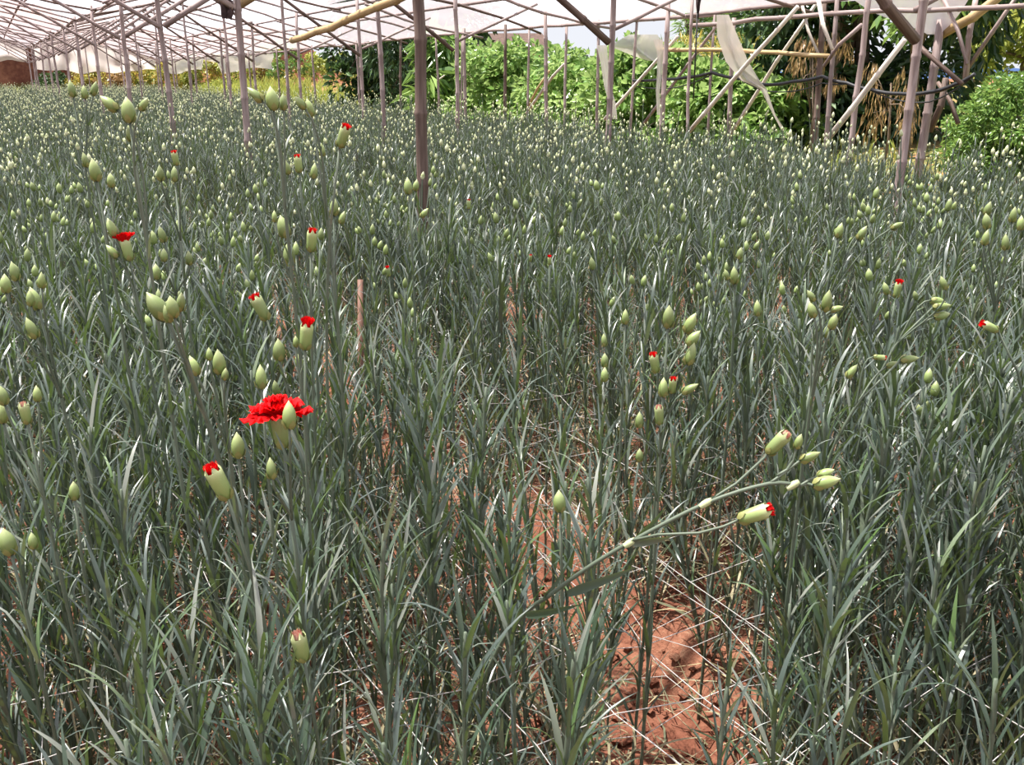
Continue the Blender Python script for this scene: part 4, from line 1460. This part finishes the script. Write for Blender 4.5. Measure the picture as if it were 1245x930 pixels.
# the leaning stem that crosses the furrow, with six buds
def leaning_plant():
    d = 1.10
    rr = random.Random(77)
    key = [(640, 745, 1.22), (668, 724, 1.18), (712, 692, 1.14), (768, 658, 1.11), (858, 612, 1.09), (935, 588, 1.08), (972, 591, 1.08)]
    P3 = [pix(*k_) for k_ in key]
    g0 = pix(600, 800, 1.30)
    g1 = Vector((g0.x - 0.10, g0.y + 0.02, 0))
    a, b = NT(g1)
    g1.z = ground_z(a, b)
    allp = [g1, g1.lerp(g0, .55) + Vector((-.015, 0, .05)), g0] + P3
    base = g1.copy()
    plant = obj('carnation', None, None, Matrix.Translation(base), label='carnation leaning far over the furrow with six buds, one tipped red', category='flower plant')
    pts = []
    for i in range(len(allp) - 1):
        for s in range(4):
            p0, p1, p2, p3 = allp[max(0, i - 1)], allp[i], allp[i + 1], allp[min(len(allp) - 1, i + 2)]
            u = s / 4
            pts.append(0.5 * ((2 * p1) + (p2 - p0) * u + (2 * p0 - 5 * p1 + 4 * p2 - p3) * u * u + (3 * p1 - p0 - 3 * p2 + p3) * u ** 3) - base)
    pts.append(allp[-1] - base)
    mb = MB()
    mb.add(*tube(pts, [.0032 - .0010 * i / len(pts) for i in range(len(pts))], 7))
    st = obj('stem', mb.mesh('stem', ['stem']), plant)

    def node(px, py, d_):
        mbn = MB()
        c = pix(px, py, d_) - base
        V, F, Rr = lathe([(-.008, .0028), (-.003, .0042), (.003, .0042), (.008, .003)], 7)
        q = (pix(px + 40, py - 24, d_) - pix(px, py, d_)).normalized().to_track_quat('Z', 'Y')
        mbn.add([tuple(c + q @ Vector(v)) for v in V], F)
        obj('joint', mbn.mesh('joint', ['joint']), st)
    M['joint'] = plain('pale_joint', (0.42, 0.48, 0.26), 0.5, 0.3)
    node(766, 660, 1.11)
    node(858, 612, 1.09)
    node(964, 590, 1.08)

    def leaf_to(p0, p1, w, bend):
        a_, b_ = pix(*p0) - base, pix(*p1) - base
        L = (b_ - a_).length
        q = (b_ - a_).normalized().to_track_quat('Z', 'Y')
        V, F = leaf_geo(L, w, R(-bend), R(bend * 1.2), 0.6, 8, 2)
        mbl = MB()
        mbl.add([tuple(a_ + q @ Vector(v)) for v in V], F, 0, 0.85 if py_bright else 0.2)
        obj('leaf', mbl.mesh('leaf', ['leaf']), st)
    py_bright = True
    leaf_to((766, 660, 1.11), (818, 652, 1.09), 0.0052, 8)
    leaf_to((690, 722, 1.14), (772, 690, 1.05), 0.0055, 8)
    py_bright = False
    leaf_to((770, 657, 1.11), (812, 612, 1.12), 0.0045, 8)
    leaf_to((860, 611, 1.09), (896, 579, 1.10), 0.0035, 6)
    leaf_to((660, 728, 1.18), (700, 660, 1.22), 0.0045, 10)
    leaf_to((640, 748, 1.2), (705, 735, 1.1), 0.0050, 14)

    def branch(key, kind, lpx, tilt, r_=.0017):
        ps = [pix(*k_) - base for k_ in key]
        fine = []
        for i in range(len(ps) - 1):
            for s in range(3):
                fine.append(ps[i].lerp(ps[i + 1], s / 3))
        fine.append(ps[-1])
        mbb = MB()
        mbb.add(*tube(fine, r_, 6))
        obj('branch', mbb.mesh('branch', ['stem']), plant)
        add_bud(plant, ps[-1], tilt_dir(tilt, rr, -0.1), lpx * key[-1][2] / FPX, kind)
    branch([(858, 611, 1.09), (895, 588, 1.09), (930, 556, 1.09), (933, 551, 1.09)], 'pale', 38, 38)
    branch([(935, 588, 1.08), (955, 574, 1.08), (964, 560, 1.08), (968, 545, 1.08)], 'closed', 20, 12)
    branch([(945, 578, 1.08), (962, 568, 1.08), (973, 560, 1.08)], 'closed', 26, 62)
    branch([(972, 591, 1.08), (982, 588, 1.08), (989, 590, 1.07)], 'closed', 33, 72)
    branch([(972, 591, 1.08), (985, 583, 1.08), (994, 580, 1.09)], 'closed', 22, 60)
    branch([(768, 657, 1.11), (800, 650, 1.07), (850, 648, 1.05), (880, 640, 1.04), (898, 632, 1.04)], 'red', 44, 66, .0016)
    hero_bases.append(base)


leaning_plant()

# ------------------------------------------------------------------ the other plants near the camera
prs = random.Random(99)
n_hero = len(HEROES) + 1
MAX_NEAR = 300 - n_hero
count = 0
leafy_near = []
BEDS = {-1: 'in the bed past the bare furrow', 0: 'in the bed of the open red flower', 1: 'in the bed of the star of buds', 2: 'in the second bed past the red flower'}
SHORT = {0: 'the open red flower', 1: 'the half-open bud streaked red', 2: 'the pointed bud beside the red flower', 3: 'the low half-open bud with a pale tip', 4: 'the small bud by the bare furrow',
         5: 'the drooping olive bud', 6: 'the lone slim bud above the furrow', 7: 'the cluster of red-tipped buds', 9: 'the star of buds', 10: 'the bud with a red frill', 11: 'the fat bud with a red tuft',
         12: 'the slanting red-tipped bud', 15: 'the cluster of big dark buds', 16: 'the broad pale bud', 17: 'the six crowded pale buds', 18: 'the pale ragged buds', 19: 'the tallest pale bud',
         27: 'the sideways red-tipped bud', 31: 'the pale bud among straw-coloured leaves', 35: 'the thin buds lying sideways', len(HEROES): 'the stem leaning over the furrow'}
for (dep, n, t, p, q) in near:
    if any((p - hb).length < 0.035 for hb in hero_bases):
        continue
    count += 1
    if count > MAX_NEAR:
        far.append((n, t, p))
        continue
    px = q[0]
    budded = prs.random() < (0.5 if (dep > 2.2 and (px < 430 or px > 760)) else (0.25 if dep > 2.2 else (0.15 if dep > 1.6 and (px < 420 or px > 860) else 0.0)))
    rz = prs.uniform(0, 6.28)
    sc = prs.uniform(.88, 1.08) * (0.92 if dep < 1.3 else 1.0)
    pm = Matrix.LocRotScale(p, Euler((0, 0, rz)).to_quaternion(), (sc, sc, sc))
    pr_ = prs.choice(PROTO_MIX if budded else PROTO_VEG)
    bed = BEDS.get(math.floor((n - AISLE0) / PITCHN), 'in the beds toward the open eave')
    nb_ = min(6, len(pr_['buds']))
    if nb_:
        word = ('', 'one closed bud', 'two closed buds', 'three closed buds', 'four closed buds', 'five closed buds', 'six or more closed buds')[nb_]
        lab = 'carnation plant bearing ' + word + ' ' + bed
        grp = 'carnations with ' + word + ' ' + bed
    else:
        lab, grp = 'leafy grey-green carnation plant without any bud ' + bed, 'budless carnations ' + bed
    plant = obj('carnation', None, None, pm, label=lab, category='flower plant', group=grp)
    if not nb_:
        leafy_near.append((plant, p))
    plant.empty_display_size = 0.05
    if dep < LEAF_OBJ_DIST and leaf_budget[0] < 1350:
        for (fl, pts, leaves, nodes, buds), sm in zip(pr_['spec'], pr_['stems']):
            st = obj('stem', sm, plant)
            for (vi, mt, dry) in leaves:
                if dry:
                    continue
                obj('leaf', LEAF_ME[vi], st, mt)
                leaf_budget[0] += 1
        obj('basal_leaves', pr_['basal'], plant, kind='stuff')
    else:
        for sm in pr_['stems']:
            obj('stem', sm, plant)
        obj('foliage', pr_['foliage'], plant, kind='stuff')
    for b in pr_['buds']:
        o = obj('bud', prs.choice(BUD_ME), plant, bud_matrix(b[0], b[1], b[2] * 1.05))

named = set()
for form in ('leafy budless carnation rooted closest to ', 'second closest leafy budless carnation to ', 'third closest leafy budless carnation to '):
    for hi_, phrase in SHORT.items():
        hb = hero_bases[hi_]
        best = min((q for q in leafy_near if q[0].name not in named), key=lambda q: (q[1] - hb).length, default=None)
        if best and (best[1] - hb).length < 0.45:
            named.add(best[0].name)
            best[0]['label'] = form + phrase
            del best[0]['group']

# short wooden stake standing among the shoots
bamboo('wooden_stake', pix(437, 470, 3.0) - Vector((0, 0, .3)), pix(438, 340, 3.0), 0.009, 0.009, 'stake', 'short reddish wooden stake standing among the leafy shoots', 'stake', seed=77)

# ------------------------------------------------------------------ the mass of plants behind: one object, geometry nodes
def far_proto(seed, share):
    sp = plant_spec(seed, 4, share, hveg=(.52, .80), hfl=(.74, 1.0))
    rr = random.Random(seed)
    mb = MB()
    for (fl, pts, leaves, nodes, buds) in sp:
        mb.add(*tube([path_at(pts, s)[0] for s in (0, .33, .66, 1)], .003, 4, False), 2)
        add_leaves_joined(mb, leaves, rr, LEAF_LO)
        for b in buds:
            pr = [(0, .10), (.12, .22), (.4, .27), (.7, .2), (1.0, .01)]
            V, F, Rr = lathe(pr, 6)
            q = b[1].to_track_quat('Z', 'Y')
            mb.add([tuple(b[0] + q @ (Vector(v) * b[2] * 1.05)) for v in V], F, 3 if rr.random() > 0.02 else 4, Rr)
    return mb.mesh('carnation_mass_plant', ['leaf', 'dry', 'stem', 'bud_far', 'petal'])


M['bud_far'] = leafy('bud_mass', [(0, (0.30, 0.36, 0.14)), (0.4, (0.50, 0.55, 0.30)), (1, (0.62, 0.64, 0.40))], 0.45, 0.5, 0.0)
pcol = bpy.data.collections.new('carnation_mass_sources')
NPROTO = 12
for i in range(NPROTO):
    o = bpy.data.objects.new('carnation_mass_plant', far_proto(600 + i, 0.32 if i < 9 else 0.0))
    pcol.objects.link(o)


def mass_object():
    pts, rots, scs, ids = [], [], [], []
    rr = random.Random(8)
    for (n, t, p) in far:
        q = project(p + Vector((0, 0, .7)))
        behind = p.y < -1.2
        if behind or n < -5.5:
            continue
        # thin out what no step to the side would reveal
        if n < -1.5 and t > 14 and rr.random() < 0.5:
            continue
        pts.append(tuple(p))
        rots.append((rr.uniform(-.05, .05), rr.uniform(-.05, .05), rr.uniform(0, 6.28)))
        s = rr.uniform(.80, 1.06) * (0.8 if (q is None or q[2] < 0.95) else 1)
        scs.append(s)
        ids.append(9 + rr.randrange(3) if (q is None or q[2] < 1.5) else rr.randrange(9) if rr.random() > .15 else 9 + rr.randrange(3))
    me = bpy.data.meshes.new('carnation_field')
    me.from_pydata(pts, [], [])
    a = me.attributes.new('rot', 'FLOAT_VECTOR', 'POINT')
    a.data.foreach_set('vector', np.array(rots, dtype=np.float32).ravel())
    a = me.attributes.new('scl', 'FLOAT', 'POINT')
    a.data.foreach_set('value', np.array(scs, dtype=np.float32))
    a = me.attributes.new('pick', 'INT', 'POINT')
    a.data.foreach_set('value', np.array(ids, dtype=np.int32))
    for m in ('leaf', 'dry', 'stem', 'bud_far', 'petal'):
        me.materials.append(M[m])
    o = obj('carnation_field', me, kind='stuff', label='dense mass of budding carnations filling the beds farther back', category='flower field')
    ng = bpy.data.node_groups.new('plant_mass', 'GeometryNodeTree')
    ng.interface.new_socket('Geometry', in_out='INPUT', socket_type='NodeSocketGeometry')
    ng.interface.new_socket('Geometry', in_out='OUTPUT', socket_type='NodeSocketGeometry')
    gi, go = ng.nodes.new('NodeGroupInput'), ng.nodes.new('NodeGroupOutput')
    ip = ng.nodes.new('GeometryNodeInstanceOnPoints')
    ci = ng.nodes.new('GeometryNodeCollectionInfo')
    ci.inputs['Collection'].default_value = pcol
    ci.inputs['Separate Children'].default_value = True
    ci.inputs['Reset Children'].default_value = True

    def attr(nm, dt):
        x = ng.nodes.new('GeometryNodeInputNamedAttribute')
        x.data_type = dt
        x.inputs['Name'].default_value = nm
        return x.outputs['Attribute']
    e2r = ng.nodes.new('FunctionNodeEulerToRotation')
    ng.links.new(attr('rot', 'FLOAT_VECTOR'), e2r.inputs[0])
    ng.links.new(gi.outputs[0], ip.inputs['Points'])
    ng.links.new(ci.outputs[0], ip.inputs['Instance'])
    ip.inputs['Pick Instance'].default_value = True
    ng.links.new(attr('pick', 'INT'), ip.inputs['Instance Index'])
    ng.links.new(e2r.outputs[0], ip.inputs['Rotation'])
    ng.links.new(attr('scl', 'FLOAT'), ip.inputs['Scale'])
    ng.links.new(ip.outputs[0], go.inputs[0])
    md = o.modifiers.new('plant_mass', 'NODES')
    md.node_group = ng
    print('mass plants', len(pts), 'near', count, 'leaf objects', leaf_budget[0])


mass_object()

# ------------------------------------------------------------------ support netting over the near beds
def net(nb, z, label):
    rr = random.Random(int(nb * 100) + int(z * 1000))
    mb = MB()
    n0, n1 = nb + 0.04, nb + PITCHN - 0.04
    t0, t1 = 0.1, 5.2
    gn, gt = 9, 34
    P = [[None] * gt for _ in range(gn)]
    for i in range(gn):
        for j in range(gt):
            n = n0 + (n1 - n0) * i / (gn - 1) + rr.uniform(-.02, .02)
            t = t0 + (t1 - t0) * j / (gt - 1) + rr.uniform(-.025, .025)
            P[i][j] = W(n, t, z + rr.uniform(-.025, .025))
    for i in range(gn):
        mb.add(*tube(P[i], 0.0008, 4, False))
    for j in range(gt):
        mb.add(*tube([P[i][j] for i in range(gn)], 0.0008, 4, False))
    for i in range(gn):
        for j in range(gt):
            c = P[i][j]
            r_ = 0.0018
            mb.add([c + Vector((r_, 0, 0)), c + Vector((0, r_, 0)), c - Vector((r_, 0, 0)), c - Vector((0, r_, 0)), c + Vector((0, 0, r_)), c - Vector((0, 0, r_))],
                   [(0, 1, 4), (1, 2, 4), (2, 3, 4), (3, 0, 4), (1, 0, 5), (2, 1, 5), (3, 2, 5), (0, 3, 5)])
    obj('support_net', mb.mesh('support_net', ['cord'], smooth=False), label=label, category='net')


for k_, side in ((-1, 'in the bed past the bare furrow with the small pale bud'), (0, 'in the bed of the open red flower'), (1, 'in the bed of the star of buds'), (2, 'in the bed of the thick wrapped eave post side')):
    net(AISLE0 + k_ * PITCHN, 0.20, 'low white string netting ' + side)
    if k_ in (0, 1):
        net(AISLE0 + k_ * PITCHN, 0.38, 'upper white string netting ' + side)

# ------------------------------------------------------------------ dry litter on the soil
def litter():
    rr = random.Random(13)
    mb = MB()
    k_ = 0
    while k_ < 30000:
        n, t = rr.uniform(-1.8, 4.6), 0.2 + 5.5 * rr.random() ** 1.3
        ph = bed_phase(n)
        e = min(ph, 1 - ph) * PITCHN
        aisle = e < 0.2
        if aisle and rr.random() < 0.62:
            continue
        k_ += 1
        z = ground_z(n, t)
        p = W(n, t, z + 0.012 + (abs(rr.gauss(0, 0.02)) if aisle else abs(rr.gauss(0, 0.10))))
        a = rr.uniform(0, 6.28)
        e = rr.gauss(0.05, 0.15 if aisle else 0.45)
        dv = Vector((math.cos(a) * math.cos(e), math.sin(a) * math.cos(e), math.sin(e)))
        L = rr.uniform(.05, .15)
        s = dv.cross(Vector((0, 0, 1))).normalized()
        w = rr.uniform(.0008, .0024)
        b = Vector((rr.uniform(-.02, .02), rr.uniform(-.02, .02), rr.uniform(-.01, .025)))
        m_ = p + dv * L * .5 + b
        e_ = p + dv * L
        mb.add([p - s * w, p + s * w, m_ + s * w, e_, m_ - s * w], [(0, 1, 2, 4), (4, 2, 3)], 0, rr.random())
    # broken clods and pale chips on the trodden furrows
    obj('dry_leaf_litter', mb.mesh('dry_leaf_litter', ['dry'], smooth=False), kind='stuff', label='straw-coloured withered leaves littering the red soil', category='litter')
    mb = MB()
    for _ in range(2600):
        n = AISLE0 + PITCHN * rr.choice((0, 1, 1, 1, 2)) + rr.gauss(0, .13)
        t = 0.3 + 5 * rr.random() ** 1.2
        r_ = rr.choice((.004, .006, .009, .014, .02)) * rr.uniform(.7, 1.3)
        c = W(n, t, ground_z(n, t) + r_ * .4)
        V = [c + Vector(v) * r_ * rr.uniform(.7, 1.25) for v in ((1, 0, 0), (0, 1, 0), (-1, 0, 0), (0, -1, 0), (.2, .1, .8), (.1, -.2, -.8), (.6, .6, .4), (-.6, .5, .45), (-.5, -.7, .4), (.7, -.6, .35))]
        mb.add(V, [(0, 6, 9), (0, 1, 6), (1, 7, 6), (1, 2, 7), (2, 8, 7), (2, 3, 8), (3, 9, 8), (3, 0, 9), (4, 6, 7), (4, 7, 8), (4, 8, 9), (4, 9, 6), (5, 1, 0), (5, 2, 1), (5, 3, 2), (5, 0, 3)], 0)
    obj('soil_clods', mb.mesh('soil_clods', ['soil'], smooth=False), kind='stuff', label='crumbled red soil clods lying in the trodden furrows', category='soil')


litter()
